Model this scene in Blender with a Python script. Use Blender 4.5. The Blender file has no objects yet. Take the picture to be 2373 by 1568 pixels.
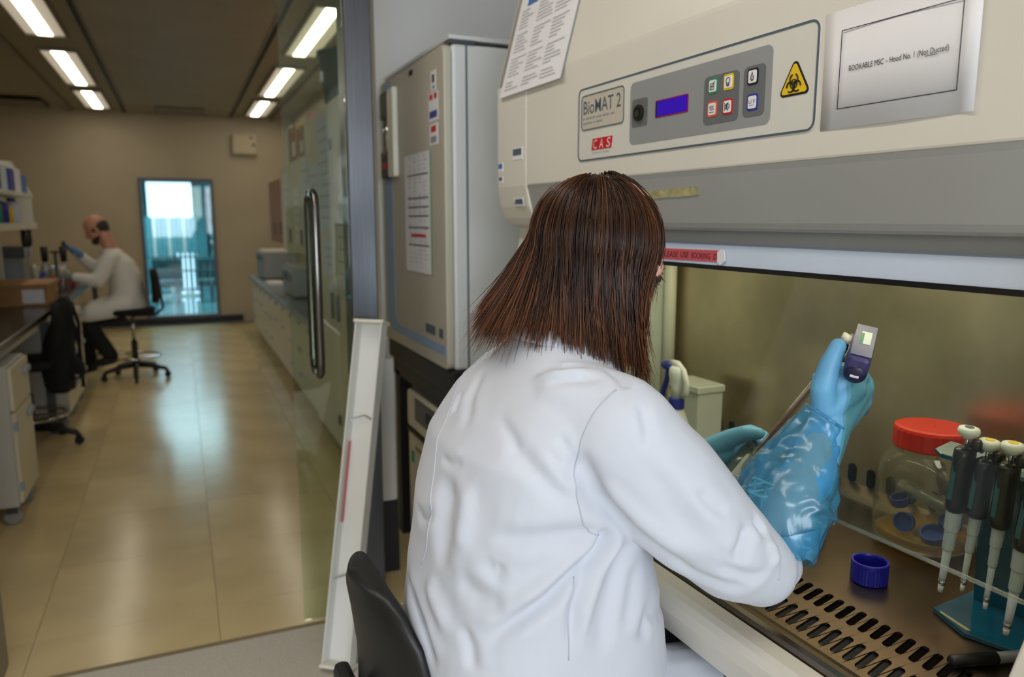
import bpy, bmesh, math, random
from mathutils import Vector, Matrix, noise
R = math.radians
random.seed(7)
scn = bpy.context.scene
COL = scn.collection

# ------------------------------------------------------------------ camera
cam = bpy.data.objects.new('camera', bpy.data.cameras.new('camera'))
COL.objects.link(cam)
scn.camera = cam
cam.location = (0, 0, 1.5)
cam.rotation_euler = (R(90 - 8.9625), 0, R(-23.559))
cam.data.sensor_width = 36
cam.data.lens = 26.549
cam.data.clip_start = 0.02
cam.data.dof.use_dof = True
cam.data.dof.focus_distance = 1.22
cam.data.dof.aperture_fstop = 3.5

# ------------------------------------------------------------------ world, exposure, large lights
w = bpy.data.worlds.new('daylight')
scn.world = w
w.use_nodes = True
w.node_tree.nodes['Background'].inputs[0].default_value = (0.75, 0.86, 1.0, 1)
w.node_tree.nodes['Background'].inputs[1].default_value = 0.5
vs = scn.view_settings
vs.view_transform = 'Standard'
vs.look = 'None'
vs.gamma = 1
vs.use_curve_mapping = False
vs.exposure = 0.12

def area(name, loc, target, sx, sy, power, color, parent=None):
    L = bpy.data.lights.new(name, 'AREA')
    L.shape = 'RECTANGLE'
    L.size, L.size_y = sx, sy
    L.energy = power
    L.color = color
    o = bpy.data.objects.new(name, L)
    COL.objects.link(o)
    o.location = loc
    d = Vector(target) - Vector(loc)
    o.rotation_euler = d.to_track_quat('-Z', 'Y').to_euler()
    if parent:
        o.parent = parent
        o.location = Vector(loc) - WM[parent.name].translation
    return o

# daylight through the window in the wall behind the photographer
area('window_daylight', (-0.7, -4.05, 1.75), (0.3, 1.0, 1.3), 3.7, 1.7, 155, (0.82, 0.91, 1.0))
# daylight in the atrium beyond the glass door at the far end
area('atrium_daylight', (0.2, 15.2, 2.75), (0.1, 14.4, 0.0), 3.0, 2.0, 150, (0.75, 0.92, 1.0))

# ------------------------------------------------------------------ helpers
WM = {}
I4 = Matrix.Identity(4)
HOOD_ROT = R(1.689)
CAM_SCALE = 0.85           # hood corner and woman scaled about the camera, with the lift in H4
H4 = Matrix.Translation((0, 0, 0.225)) @ Matrix.Rotation(HOOD_ROT, 4, 'Z') @ Matrix.Scale(CAM_SCALE, 4)

def lin(c):
    c = c / 255.0
    return c / 12.92 if c <= 0.04045 else ((c + 0.055) / 1.055) ** 2.4

def rgb(r, g, b):
    return (lin(r), lin(g), lin(b), 1)

def mat(name, col, rough=0.5, metal=0.0, var=0.05, vscale=6.0, bump=0.0, bscale=60.0, spec=0.5,
        emit=0.0, ecol=None, coat=0.0, stretch=None, dark=None, sheen=0.0):
    m = bpy.data.materials.new(name)
    m.use_nodes = True
    nt = m.node_tree
    N, L = nt.nodes, nt.links
    b = N['Principled BSDF']
    tc = N.new('ShaderNodeTexCoord')
    mp = N.new('ShaderNodeMapping')
    if stretch:
        mp.inputs['Scale'].default_value = stretch
    L.new(tc.outputs['Object'], mp.inputs['Vector'])
    nz = N.new('ShaderNodeTexNoise')
    nz.inputs['Scale'].default_value = vscale
    nz.inputs['Detail'].default_value = 5
    L.new(mp.outputs[0], nz.inputs['Vector'])
    cr = N.new('ShaderNodeValToRGB')
    c = rgb(*col)
    d = rgb(*dark) if dark else tuple([x * (1 - 2.2 * var) for x in c[:3]] + [1])
    e = tuple([min(1, x * (1 + 1.2 * var)) for x in c[:3]] + [1])
    cr.color_ramp.elements[0].position = 0.3
    cr.color_ramp.elements[1].position = 0.7
    cr.color_ramp.elements[0].color = d
    cr.color_ramp.elements[1].color = e
    L.new(nz.outputs['Fac'], cr.inputs[0])
    L.new(cr.outputs[0], b.inputs['Base Color'])
    b.inputs['Roughness'].default_value = rough
    b.inputs['Metallic'].default_value = metal
    b.inputs['Specular IOR Level'].default_value = spec
    if coat:
        b.inputs['Coat Weight'].default_value = coat
        b.inputs['Coat Roughness'].default_value = 0.08
    if sheen:
        b.inputs['Sheen Weight'].default_value = sheen
    if emit:
        b.inputs['Emission Color'].default_value = rgb(*(ecol or col))
        b.inputs['Emission Strength'].default_value = emit
    if bump:
        n2 = N.new('ShaderNodeTexNoise')
        n2.inputs['Scale'].default_value = bscale
        n2.inputs['Detail'].default_value = 4
        L.new(mp.outputs[0], n2.inputs['Vector'])
        bp = N.new('ShaderNodeBump')
        bp.inputs['Strength'].default_value = bump
        bp.inputs['Distance'].default_value = 0.004
        L.new(n2.outputs['Fac'], bp.inputs['Height'])
        L.new(bp.outputs[0], b.inputs['Normal'])
    return m

def glassy(name, col, clear=0.9, rough=0.03, ior=1.45, body=None, bodymix=0.0):
    """thin clear sheet: tinted see-through plus fresnel gloss, optionally some milky body"""
    m = bpy.data.materials.new(name)
    m.use_nodes = True
    nt = m.node_tree
    N, L = nt.nodes, nt.links
    N.remove(N['Principled BSDF'])
    out = N['Material Output']
    tr = N.new('ShaderNodeBsdfTransparent')
    tr.inputs[0].default_value = rgb(*col)
    gl = N.new('ShaderNodeBsdfGlossy')
    gl.inputs['Roughness'].default_value = rough
    gl.inputs['Color'].default_value = (1, 1, 1, 1)
    lw_ = N.new('ShaderNodeLayerWeight')
    lw_.inputs['Blend'].default_value = 0.5
    pw = N.new('ShaderNodeMath'); pw.operation = 'POWER'; pw.inputs[1].default_value = 5.0
    f0 = ((ior - 1) / (ior + 1)) ** 2
    fr = N.new('ShaderNodeMapRange')
    fr.inputs[3].default_value = f0
    fr.inputs[4].default_value = 1.0
    L.new(lw_.outputs['Facing'], pw.inputs[0])
    L.new(pw.outputs[0], fr.inputs[0])
    tc = N.new('ShaderNodeTexCoord')
    nz = N.new('ShaderNodeTexNoise')
    nz.inputs['Scale'].default_value = 9
    bp = N.new('ShaderNodeBump')
    bp.inputs['Strength'].default_value = 0.04
    bp.inputs['Distance'].default_value = 0.002
    L.new(tc.outputs['Object'], nz.inputs['Vector'])
    L.new(nz.outputs['Fac'], bp.inputs['Height'])
    L.new(bp.outputs[0], gl.inputs['Normal'])
    base = tr
    if body:
        df = N.new('ShaderNodeBsdfPrincipled')
        df.inputs['Base Color'].default_value = rgb(*body)
        df.inputs['Roughness'].default_value = 0.3
        mb = N.new('ShaderNodeMixShader')
        mb.inputs[0].default_value = bodymix
        L.new(tr.outputs[0], mb.inputs[1])
        L.new(df.outputs[0], mb.inputs[2])
        base = mb
    mx = N.new('ShaderNodeMixShader')
    L.new(fr.outputs[0], mx.inputs[0])
    L.new(base.outputs[0], mx.inputs[1])
    L.new(gl.outputs[0], mx.inputs[2])
    L.new(mx.outputs[0], out.inputs['Surface'])
    return m

def props(o, label=None, cat=None, group=None, kind=None):
    if label: o['label'] = label
    if cat: o['category'] = cat
    if group: o['group'] = group
    if kind: o['kind'] = kind
    return o

def thing(name, label, cat, loc, fr=I4, group=None, kind=None):
    o = bpy.data.objects.new(name, None)
    o.empty_display_size = 0.05
    COL.objects.link(o)
    p = fr @ Vector(loc)
    o.location = p
    WM[o.name] = Matrix.Translation(p)
    return props(o, label, cat, group, kind)

class MB:
    def __init__(s):
        s.v = []
        s.f = []
    def add(s, vs, fs):
        n = len(s.v)
        s.v += [Vector(p) for p in vs]
        s.f += [tuple(i + n for i in f) for f in fs]
        return s
    def box(s, x0, x1, y0, y1, z0, z1):
        return s.add([(x0,y0,z0),(x1,y0,z0),(x1,y1,z0),(x0,y1,z0),(x0,y0,z1),(x1,y0,z1),(x1,y1,z1),(x0,y1,z1)],
                     [(3,2,1,0),(4,5,6,7),(0,1,5,4),(1,2,6,5),(2,3,7,6),(3,0,4,7)])
    def obox(s, c, X, Y, Z):
        c, X, Y, Z = Vector(c), Vector(X), Vector(Y), Vector(Z)
        return s.add([c-X-Y-Z,c+X-Y-Z,c+X+Y-Z,c-X+Y-Z,c-X-Y+Z,c+X-Y+Z,c+X+Y+Z,c-X+Y+Z],
                     [(3,2,1,0),(4,5,6,7),(0,1,5,4),(1,2,6,5),(2,3,7,6),(3,0,4,7)])
    def loft(s, rings, cap=True, closed=True):
        n = len(rings[0])
        vs = [p for r in rings for p in r]
        fs = []
        for k in range(len(rings) - 1):
            for i in range(n if closed else n - 1):
                j = (i + 1) % n
                fs.append((k*n+i, k*n+j, (k+1)*n+j, (k+1)*n+i))
        if cap and closed:
            fs.append(tuple(range(n-1, -1, -1)))
            fs.append(tuple((len(rings)-1)*n + i for i in range(n)))
        return s.add(vs, fs)
    def tube(s, pts, rad, n=10, cap=True):
        pts = [Vector(p) for p in pts]
        rr = rad if isinstance(rad, (list, tuple)) else [rad] * len(pts)
        rings = []
        prev = None
        for i, p in enumerate(pts):
            t = (pts[min(i+1, len(pts)-1)] - pts[max(i-1, 0)]).normalized()
            if prev is None:
                a = Vector((0, 0, 1)) if abs(t.z) < 0.9 else Vector((1, 0, 0))
                prev = (a - t * a.dot(t)).normalized()
            else:
                prev = (prev - t * prev.dot(t)).normalized()
            b = t.cross(prev)
            r = rr[i]
            ra, rb = r if isinstance(r, tuple) else (r, r)
            rings.append([p + prev * (ra * math.cos(k*2*math.pi/n)) + b * (rb * math.sin(k*2*math.pi/n)) for k in range(n)])
        return s.loft(rings, cap)
    def cyl(s, p0, p1, r0, r1=None, n=18):
        return s.tube([p0, p1], [r0, r0 if r1 is None else r1], n)
    def lathe(s, c, prof, n=28, axis=None, cap=True, sq=0.0):
        c = Vector(c)
        M = Matrix.Identity(3) if axis is None else Vector((0,0,1)).rotation_difference(Vector(axis)).to_matrix()
        rings = []
        for r, z in prof:
            ring = []
            for k in range(n):
                a = k * 2 * math.pi / n
                q = r
                if sq:
                    q = r / (abs(math.cos(a))**(2+sq*6) + abs(math.sin(a))**(2+sq*6)) ** (1/(2+sq*6))
                ring.append(c + M @ Vector((q*math.cos(a), q*math.sin(a), z)))
            rings.append(ring)
        return s.loft(rings, cap)
    def prism(s, pts, d):
        """planar polygon (3d points) pushed along d"""
        d = Vector(d)
        pts = [Vector(p) for p in pts]
        return s.loft([pts, [p + d for p in pts]])
    def build(s, name, m, parent=None, fr=I4, smooth=False, bevel=0.0, label=None, cat=None, group=None, kind=None, seg=2, sub=0, solid=0.0):
        vs = [fr @ p for p in s.v]
        if parent is not None:
            inv = WM[parent.name].inverted()
            org = None
        else:
            lo = [min(p[i] for p in vs) for i in range(3)]
            hi = [max(p[i] for p in vs) for i in range(3)]
            org = Vector(((lo[0]+hi[0])/2, (lo[1]+hi[1])/2, lo[2]))
            inv = Matrix.Translation(-org)
        me = bpy.data.meshes.new(name)
        me.from_pydata([inv @ p for p in vs], [], s.f)
        bm = bmesh.new()
        bm.from_mesh(me)
        if len(s.f) < 60000:
            bmesh.ops.recalc_face_normals(bm, faces=bm.faces)
        bm.to_mesh(me)
        bm.free()
        me.materials.append(m)
        o = bpy.data.objects.new(name, me)
        COL.objects.link(o)
        if org is not None:
            o.location = org
            WM[o.name] = Matrix.Translation(org)
        else:
            o.parent = parent
            WM[o.name] = WM[parent.name].copy()
        if smooth:
            me.polygons.foreach_set('use_smooth', [True] * len(me.polygons))
        if solid:
            sd = o.modifiers.new('solid', 'SOLIDIFY')
            sd.thickness = solid
            sd.offset = 0
        if bevel:
            bv = o.modifiers.new('bevel', 'BEVEL')
            bv.width = bevel
            bv.segments = seg
            bv.limit_method = 'ANGLE'
            bv.angle_limit = R(40)
        if sub:
            ss = o.modifiers.new('sub', 'SUBSURF')
            ss.levels = ss.render_levels = sub
        return props(o, label, cat, group, kind)

def copy_thing(root, delta, label=None, rotz=0.0, name=None):
    r = root.copy()
    COL.objects.link(r)
    r.location = root.location + Vector(delta)
    r.rotation_euler = (0, 0, rotz)
    WM[r.name] = Matrix.Translation(r.location)
    if label: r['label'] = label
    for ch in list(root.children):
        c = ch.copy()
        COL.objects.link(c)
        c.parent = r
        for g in list(ch.children):
            d = g.copy()
            COL.objects.link(d)
            d.parent = c
    return r

def text(body, size, org, xdir, ydir, m, parent, fr=I4, align='LEFT', name='lettering', off=0.0, bold=0.0, shear=0.0, fit=None):
    cu = bpy.data.curves.new('txt', 'FONT')
    cu.body = body
    cu.size = size
    cu.align_x = align
    cu.offset = bold
    cu.shear = shear
    cu.resolution_u = 3
    ob = bpy.data.objects.new('txt', cu)
    COL.objects.link(ob)
    me = bpy.data.meshes.new_from_object(ob)
    bpy.data.objects.remove(ob)
    X, Y = Vector(xdir).normalized(), Vector(ydir).normalized()
    Z = X.cross(Y)
    k = 1.0
    if fit:
        xs = [v.co.x for v in me.vertices]
        k = fit / (max(xs) - min(xs))
    b = MB()
    b.add([Vector(org) + X * v.co.x * k + Y * v.co.y + Z * off for v in me.vertices], [tuple(p.vertices) for p in me.polygons])
    bpy.data.meshes.remove(me)
    return b.build(name, m, parent, fr)

def rrect(w, h, r, n=5):
    """rounded rectangle outline, centred, in 2d"""
    pts = []
    for cx, cy, a0 in ((w/2-r, h/2-r, 0), (-w/2+r, h/2-r, 90), (-w/2+r, -h/2+r, 180), (w/2-r, -h/2+r, 270)):
        for k in range(n + 1):
            a = R(a0 + 90 * k / n)
            pts.append((cx + r*math.cos(a), cy + r*math.sin(a)))
    return pts

# ------------------------------------------------------------------ materials
M = {}
def dm(k, *a, **kw): M[k] = mat(k, *a, **kw)
dm('wall_warm', (192, 179, 154), 0.85, var=0.03, vscale=2)
dm('wall_white', (222, 221, 219), 0.8, var=0.02, vscale=2)
dm('tile', (222, 200, 150), 0.2, var=0.05, vscale=3, spec=0.32, bump=0.05, bscale=9)
dm('tile_joint', (140, 126, 98), 0.6)
dm('vinyl_grey', (206, 198, 184), 0.45, var=0.07, vscale=160)
dm('ceil', (158, 148, 130), 0.55, var=0.03, vscale=2)
dm('ceil_strip', (150, 138, 112), 0.5, var=0.03, vscale=2)
dm('rail_black', (14, 14, 14), 0.5)
dm('rail_lip', (130, 124, 108), 0.4)
dm('lamp_tube', (255, 250, 235), 0.5, emit=9.5, ecol=(255, 243, 221))
dm('reflector_glow', (228, 220, 198), 0.35, emit=0.3, ecol=(255, 240, 215))  # faint glow of its own stands in for tube light falling on the reflectors
dm('baseboard', (26, 26, 28), 0.5)
dm('frame_grey', (86, 88, 92), 0.4, metal=0.4)
dm('steel_handle', (112, 109, 106), 0.2, metal=1.0)
dm('steel', (106, 108, 114), 0.28, metal=1.0, var=0.06, vscale=4, stretch=(60, 60, 1.2), bump=0.03, bscale=30)
dm('steel_tray', (126, 115, 99), 0.3, metal=1.0, var=0.03, vscale=3, stretch=(3, 8, 3), bump=0.02, bscale=40)
dm('steel_back', (196, 182, 156), 0.32, metal=0.9, var=0.1, vscale=5, stretch=(1, 1, 1), bump=0.04, bscale=220)
dm('chrome', (200, 200, 202), 0.12, metal=1.0)
dm('cab_beige', (216, 208, 182), 0.45, var=0.03, vscale=3)
dm('cab_side', (196, 194, 186), 0.5, var=0.03, vscale=3)
dm('worktop_black', (26, 26, 28), 0.22, var=0.1)
dm('worktop_grey', (150, 160, 166), 0.35, var=0.05)
dm('handle_blue', (150, 164, 178), 0.4)
dm('black_plastic', (17, 17, 18), 0.45, var=0.1, bump=0.05, bscale=90)
dm('black_cloth', (16, 16, 17), 0.9, var=0.25, vscale=9, bump=0.3, bscale=20)
dm('rubber', (30, 30, 31), 0.6)
dm('cardboard', (172, 130, 84), 0.8, var=0.08, vscale=8)
dm('wood', (168, 112, 52), 0.5, var=0.14, vscale=6, stretch=(8, 8, 1))
dm('paper', (232, 230, 232), 0.7, var=0.015)
dm('paper_blue', (206, 218, 236), 0.7, var=0.015)
dm('ink', (34, 32, 36), 0.7)
dm('ink_grey', (150, 148, 152), 0.7)
dm('ink_faint', (192, 189, 193), 0.7)
dm('ink_slate', (84, 96, 108), 0.6)
dm('red', (196, 24, 30), 0.5)
dm('pink', (232, 110, 140), 0.6)
dm('green', (40, 140, 90), 0.5)
dm('green_dark', (16, 66, 52), 0.45)
dm('blue_label', (70, 118, 186), 0.5)
dm('white_plastic', (228, 228, 224), 0.35, var=0.02)
dm('cream', (226, 222, 206), 0.4, var=0.02)
dm('grey_box', (150, 152, 148), 0.45, var=0.03)
dm('inc_door', (186, 180, 165), 0.45, var=0.025, vscale=3)
dm('inc_side', (206, 210, 210), 0.42, var=0.02, vscale=3)
dm('inc_blue', (140, 164, 196), 0.5, var=0.03)
dm('hood_white', (222, 216, 204), 0.36, var=0.02, vscale=3)
dm('hood_grey', (164, 164, 160), 0.42, var=0.02, vscale=3)
dm('panel_white', (214, 212, 202), 0.4, var=0.015)
dm('panel_grey', (148, 149, 148), 0.4, var=0.02)
dm('panel_dark', (104, 106, 108), 0.4, var=0.02)
dm('panel_line', (78, 90, 104), 0.45)
dm('plate_beige', (196, 188, 172), 0.4, var=0.02)
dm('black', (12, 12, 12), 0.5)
dm('lcd', (44, 16, 150), 0.2, emit=0.35, ecol=(58, 20, 190))
dm('lcd_rim', (150, 24, 60), 0.4)
dm('yellow', (232, 192, 22), 0.45, var=0.03)
dm('orange', (236, 92, 40), 0.5)
dm('blue_ink', (38, 52, 150), 0.5)
dm('tape_old', (186, 176, 128), 0.35, var=0.16, vscale=60, bump=0.4, bscale=60)
dm('tape_red', (206, 84, 92), 0.5, var=0.04)
dm('blue_cap', (22, 26, 148), 0.38, var=0.05, spec=0.6)
dm('blue_tube_cap', (6, 58, 150), 0.4)
dm('red_lid', (216, 40, 26), 0.36, var=0.04)
dm('teal_acrylic', (14, 84, 108), 0.12, coat=0.6)
dm('pip_grey', (190, 198, 204), 0.35)
dm('pip_black', (13, 14, 16), 0.3, var=0.05)
dm('dev_purple', (62, 56, 104), 0.36, var=0.06)
dm('dev_top', (84, 78, 118), 0.36, var=0.04)
dm('dev_dark', (30, 26, 62), 0.36)
dm('teal', (110, 176, 186), 0.6, var=0.08)
dm('teal_dark', (44, 96, 104), 0.5)
dm('teal_floor', (96, 156, 164), 0.08)
dm('sky_pane', (214, 234, 255), 0.5, emit=2.6, ecol=(224, 238, 255))
M['glass'] = glassy('glass', (240, 247, 238), rough=0.02)
M['glass_teal'] = glassy('glass_teal', (222, 240, 242), rough=0.02)
M['glass_sash'] = glassy('glass_sash', (240, 244, 236), rough=0.02, ior=1.25)
M['clear_plastic'] = glassy('clear_plastic', (240, 240, 232), rough=0.06, ior=1.5, body=(214, 212, 200), bodymix=0.055)
M['clear_tube'] = glassy('clear_tube', (228, 230, 224), rough=0.08, ior=1.5, body=(214, 216, 210), bodymix=0.13)
M['liquid_yellow'] = glassy('liquid_yellow', (236, 214, 120), rough=0.05, ior=1.33, body=(200, 160, 30), bodymix=0.25)
M['liquid_red'] = glassy('liquid_red', (214, 60, 84), rough=0.05, ior=1.33, body=(170, 30, 60), bodymix=0.5)

# tile colour differs a touch from tile to tile
def tile_random(m):
    N, L = m.node_tree.nodes, m.node_tree.links
    b = N['Principled BSDF']
    src = b.inputs['Base Color'].links[0].from_socket
    oi = N.new('ShaderNodeObjectInfo')
    mr = N.new('ShaderNodeMapRange')
    mr.inputs[3].default_value = 0.93
    mr.inputs[4].default_value = 1.05
    hs = N.new('ShaderNodeHueSaturation')
    L.new(oi.outputs['Random'], mr.inputs[0])
    L.new(mr.outputs[0], hs.inputs['Value'])
    L.new(src, hs.inputs['Color'])
    L.new(hs.outputs[0], b.inputs['Base Color'])
tile_random(M['tile'])

def st(name, mb, m, parent=None, **k):
    return mb.build(name, M[m], parent, kind=None if parent else 'structure', **k)

# ------------------------------------------------------------------ structure
fl = st('floor', MB().box(-2.7, 2.2, 2.72, 11.9, -0.03, -0.004), 'tile_joint')
tmesh = None
xs = [-0.57 + 0.615 * k for k in range(-3, 5)]
ys = [2.725] + [2.99 + 0.615 * k for k in range(15)]
first = None
for i in range(len(xs) - 1):
    for j in range(len(ys) - 1):
        x0, x1, y0, y1 = xs[i] + .0012, xs[i+1] - .0012, ys[j] + .0012, min(ys[j+1], 11.9) - .0012
        if j == 0 or first is None or y1 - y0 < 0.6:
            t = st('tile', MB().box(x0, x1, y0, y1, -0.004, 0.0), 'tile', fl)
            if j == 1: first = (t, x0, y0)
        else:
            t = first[0].copy()
            COL.objects.link(t)
            t.location = first[0].location + Vector((x0 - first[1], y0 - first[2], 0))
st('floor', MB().box(-2.7, 2.2, -4.2, 2.70, -0.03, 0.0), 'vinyl_grey')
st('trim_1', MB().box(-0.7, 0.66, 2.70, 2.722, -0.02, 0.002), 'tile_joint')

# ceiling: dark metal pans between two light strips
ce = st('ceiling', MB().box(-2.7, 2.2, -4.2, 11.9, 2.975, 3.05), 'ceil')
for k in range(10):
    y0 = 2.9 + k * 0.9
    st('ceiling_panel', MB().box(-0.555, 0.745, y0 + .002, y0 + .898, 2.94, 2.975), 'ceil', ce)
for x0, x1 in ((-1.2, -0.595), (0.785, 1.32)):
    st('light_strip', MB().box(x0, x1, 2.86, 11.88, 2.955, 2.975), 'ceil_strip', ce)
for k, x in enumerate((-0.575, 0.765)):
    st('trim_%d' % (k + 2), MB().box(x - .018, x + .018, 2.86, 11.88, 2.95, 2.97), 'rail_black')
    for q, xx in enumerate((x - .034, x + .02)):
        st('trim_%d' % (4 + 2 * k + q), MB().box(xx, xx + .014, 2.86, 11.88, 2.93, 2.97), 'rail_lip')
for k, x in enumerate((-1.22, 1.33)):
    st('trim_%d' % (8 + k), MB().box(x - .015, x + .015, 2.86, 11.88, 2.92, 2.97), 'rail_lip')

# walls
far = MB()
for b in ((-2.7, -0.49, 11.9, 12.05, 0, 3), (0.48, 2.2, 11.9, 12.05, 0, 3), (-0.49, 0.48, 11.9, 12.05, 2.07, 3), (-0.49, 0.48, 11.9, 12.05, 0, 0.09)):
    far.box(*b)
st('wall_far', far, 'wall_warm')
st('baseboard_far', MB().box(-2.7, 0.8, 11.882, 11.9, 0, 0.1), 'baseboard')
st('wall_left', MB().box(-2.85, -2.7, -4.2, 11.9, 0, 3), 'wall_warm')
st('wall_right', MB().box(1.62, 1.77, 3.65, 11.9, 0, 3), 'wall_warm')
st('wall_hood', MB().box(1.72, 1.87, -4.2, 3.55, 0, 3), 'wall_white')
st('wall_incubator', MB().box(0.866, 1.77, 3.55, 3.68, 0, 2.97), 'wall_white')
bw = MB()
for b in ((-2.7, -2.58, -4.35, -4.2, 0, 3), (1.18, 1.87, -4.35, -4.2, 0, 3), (-2.58, 1.18, -4.35, -4.2, 2.65, 3), (-2.58, 1.18, -4.35, -4.2, 0, 0.86)):
    bw.box(*b)
st('wall_back', bw, 'wall_white')
wf = MB()
for b in ((-2.58, 1.18, -4.3, -4.22, 0.86, 0.9), (-2.58, 1.18, -4.3, -4.22, 2.61, 2.65), (-2.58, -2.54, -4.3, -4.22, 0.9, 2.61), (1.14, 1.18, -4.3, -4.22, 0.9, 2.61), (-0.72, -0.68, -4.3, -4.22, 0.9, 2.61)):
    wf.box(*b)
st('window_1', wf, 'frame_grey')
st('wall_partition', MB().box(-2.7, -0.76, 2.72, 2.86, 0, 2.97).box(-0.76, 0.66, 2.72, 2.86, 2.86, 2.97), 'wall_white')
# stainless posts of the glass partition
for k, (x0, x1) in enumerate(((0.56, 0.652), (-0.76, -0.625))):
    p = st('trim_%d' % (10 + k), MB().box(x0, x1, 2.724, 2.86, 0.0, 2.86 if k else 2.97), 'steel', bevel=0.004)

# door at the far end
d1 = st('door_1', MB().box(-0.49, -0.45, 11.86, 12.0, 0.09, 2.07).box(0.44, 0.48, 11.86, 12.0, 0.09, 2.07).box(-0.45, 0.44, 11.86, 12.0, 2.02, 2.07).box(-0.45, 0.44, 11.86, 12.0, 0.09, 0.13), 'frame_grey')
st('pane', MB().box(-0.45, 0.44, 11.93, 11.94, 0.13, 2.02), 'glass_teal', d1)
st('handle', MB().tube([(0.38, 11.9, 0.95), (0.38, 11.86, 0.97), (0.38, 11.86, 1.23), (0.38, 11.9, 1.25)], 0.012), 'steel', d1)
# ------------------------------------------------------------------ corridor: lights
def ceiling_light(x0, x1, y0, y1, label):
    t = thing('ceiling_light', label, 'ceiling light', ((x0+x1)/2, (y0+y1)/2, 2.93), group='recessed fluorescent lights of the laboratory')
    z = 2.925
    fr_ = MB().box(x0-.02, x0, y0-.02, y1+.02, z, z+.03).box(x1, x1+.02, y0-.02, y1+.02, z, z+.03).box(x0, x1, y0-.02, y0, z, z+.03).box(x0, x1, y1, y1+.02, z, z+.03)
    fr_.build('frame', M['rail_lip'], t)
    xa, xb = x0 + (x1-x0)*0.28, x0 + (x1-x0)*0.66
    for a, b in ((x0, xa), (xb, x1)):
        MB().box(a, b, y0, y1, z+.012, z+.02).build('reflector', M['reflector_glow'], t)
    MB().box(xa, xb, y0, y1, z+.006, z+.02).build('diffuser', M['lamp_tube'], t, bevel=.004)
for (y0, y1, nm) in ((5.5, 7.2, 'nearest'), (7.8, 9.62, 'middle'), (10.05, 11.5, 'farthest')):
    for side, x0, x1 in (('left', -1.0, -0.73), ('right', 0.95, 1.21)):
        lab = ('%s recessed fluorescent light in the %s ceiling strip' % (nm, side)) if nm else 'recessed fluorescent light of the %s ceiling strip just above the doorway' % side
        ceiling_light(x0, x1, y0, y1, lab)
for x, lab in ((-0.9, 'slotted dark air grille in the ceiling left of the light strip by the far wall'), (0.1, 'slotted dark air grille in the middle of the ceiling by the far wall')):
    t = thing('ceiling_vent', lab, 'vent', (x if x > 0 else -1.75, 11.4, 2.93))
    xc = x if x > 0 else -1.75
    MB().box(xc-.3, xc+.3, 11.05, 11.75, 2.93, 2.945).build('backing', M['rail_black'], t)
    for q in range(8):
        MB().box(xc-.29, xc+.29, 11.08 + q*.085, 11.11 + q*.085, 2.922, 2.938).build('slat', M['ceil'], t)

# far wall box and small fittings
t = thing('wall_box', 'beige electrical box high on the far wall', 'box', (0.94, 11.86, 2.42))
MB().box(0.77, 1.11, 11.80, 11.895, 2.43, 2.71).build('housing', M['wall_warm'], t, bevel=.012)
for xx, zz in ((1.03, 2.66), (1.06, 2.56)):
    MB().cyl((xx, 11.80, zz), (xx, 11.785, zz), .022).build('knob', M['frame_grey'], t)

# atrium beyond the door
st('floor', MB().box(-3, 3, 12.05, 18, -0.05, 0.0), 'teal_floor')
st('wall_atrium', MB().box(-3, 3, 18, 18.1, 0, 3.4), 'teal')
st('ceiling', MB().box(-3, 3, 12.05, 18, 3.3, 3.4), 'wall_white')
st('wall_atrium', MB().box(-3.1, -3, 12.05, 18, 0, 3.4), 'teal').name = 'wall_atrium_left'
st('wall_atrium', MB().box(3, 3.1, 12.05, 18, 0, 3.4), 'wall_white').name = 'wall_atrium_right'
w2 = st('window_2', MB().box(-0.62, 0.31, 17.9, 18.0, 1.5, 2.5), 'frame_grey')
st('pane', MB().box(-0.59, 0.28, 17.89, 17.9, 1.53, 2.47), 'sky_pane', w2)
w3 = st('window_3', MB().box(-0.14, 0.34, 17.9, 18.0, 0.0, 0.8), 'frame_grey')
st('pane', MB().box(-0.12, 0.32, 17.89, 17.9, 0.02, 0.78), 'sky_pane', w3)
t = thing('slat_screen', 'screen of pale teal upright slats behind the far glass door', 'screen', (0, 16.2, 0.0))
for k in range(15):
    x = -0.98 + k * 0.088
    MB().obox((x, 16.2, .78 - .05 * math.sin(k * 2.1)), (.03, .012, 0), (-.004, .006, 0), (0, 0, .77 + .04 * math.sin(k * 2.1))).build('slat', M['teal' if k % 3 else 'white_plastic'], t)
MB().box(-1.02, 0.34, 16.17, 16.23, 0.0, 0.05).build('floor_rail', M['white_plastic'], t)
t = thing('handrail', 'thin steel handrail across the atrium behind the far glass door', 'railing', (0, 14.3, 0))
for z in (0.62, 0.86):
    MB().cyl((-1.4, 14.3, z), (1.6, 14.3, z), .014, n=8).build('rail', M['teal_dark'], t)
for x in (-1.2, -0.1, 0.95):
    MB().cyl((x, 14.3, 0), (x, 14.3, .88), .016, n=8).build('post', M['steel'], t)
t = thing('shelf_rack', 'dark shelf rack with white bowls behind the far glass door', 'rack', (0.75, 15.5, 0))
for z in (0.5, 0.95, 1.4, 1.85):
    MB().box(0.48, 1.1, 15.3, 15.8, z, z+.03).build('shelf', M['teal_dark'], t)
for x, y in ((0.5, 15.32), (1.08, 15.32), (0.5, 15.78), (1.08, 15.78)):
    MB().box(x-.02, x+.02, y-.02, y+.02, 0, 2.0).build('upright', M['black_plastic'], t)
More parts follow.
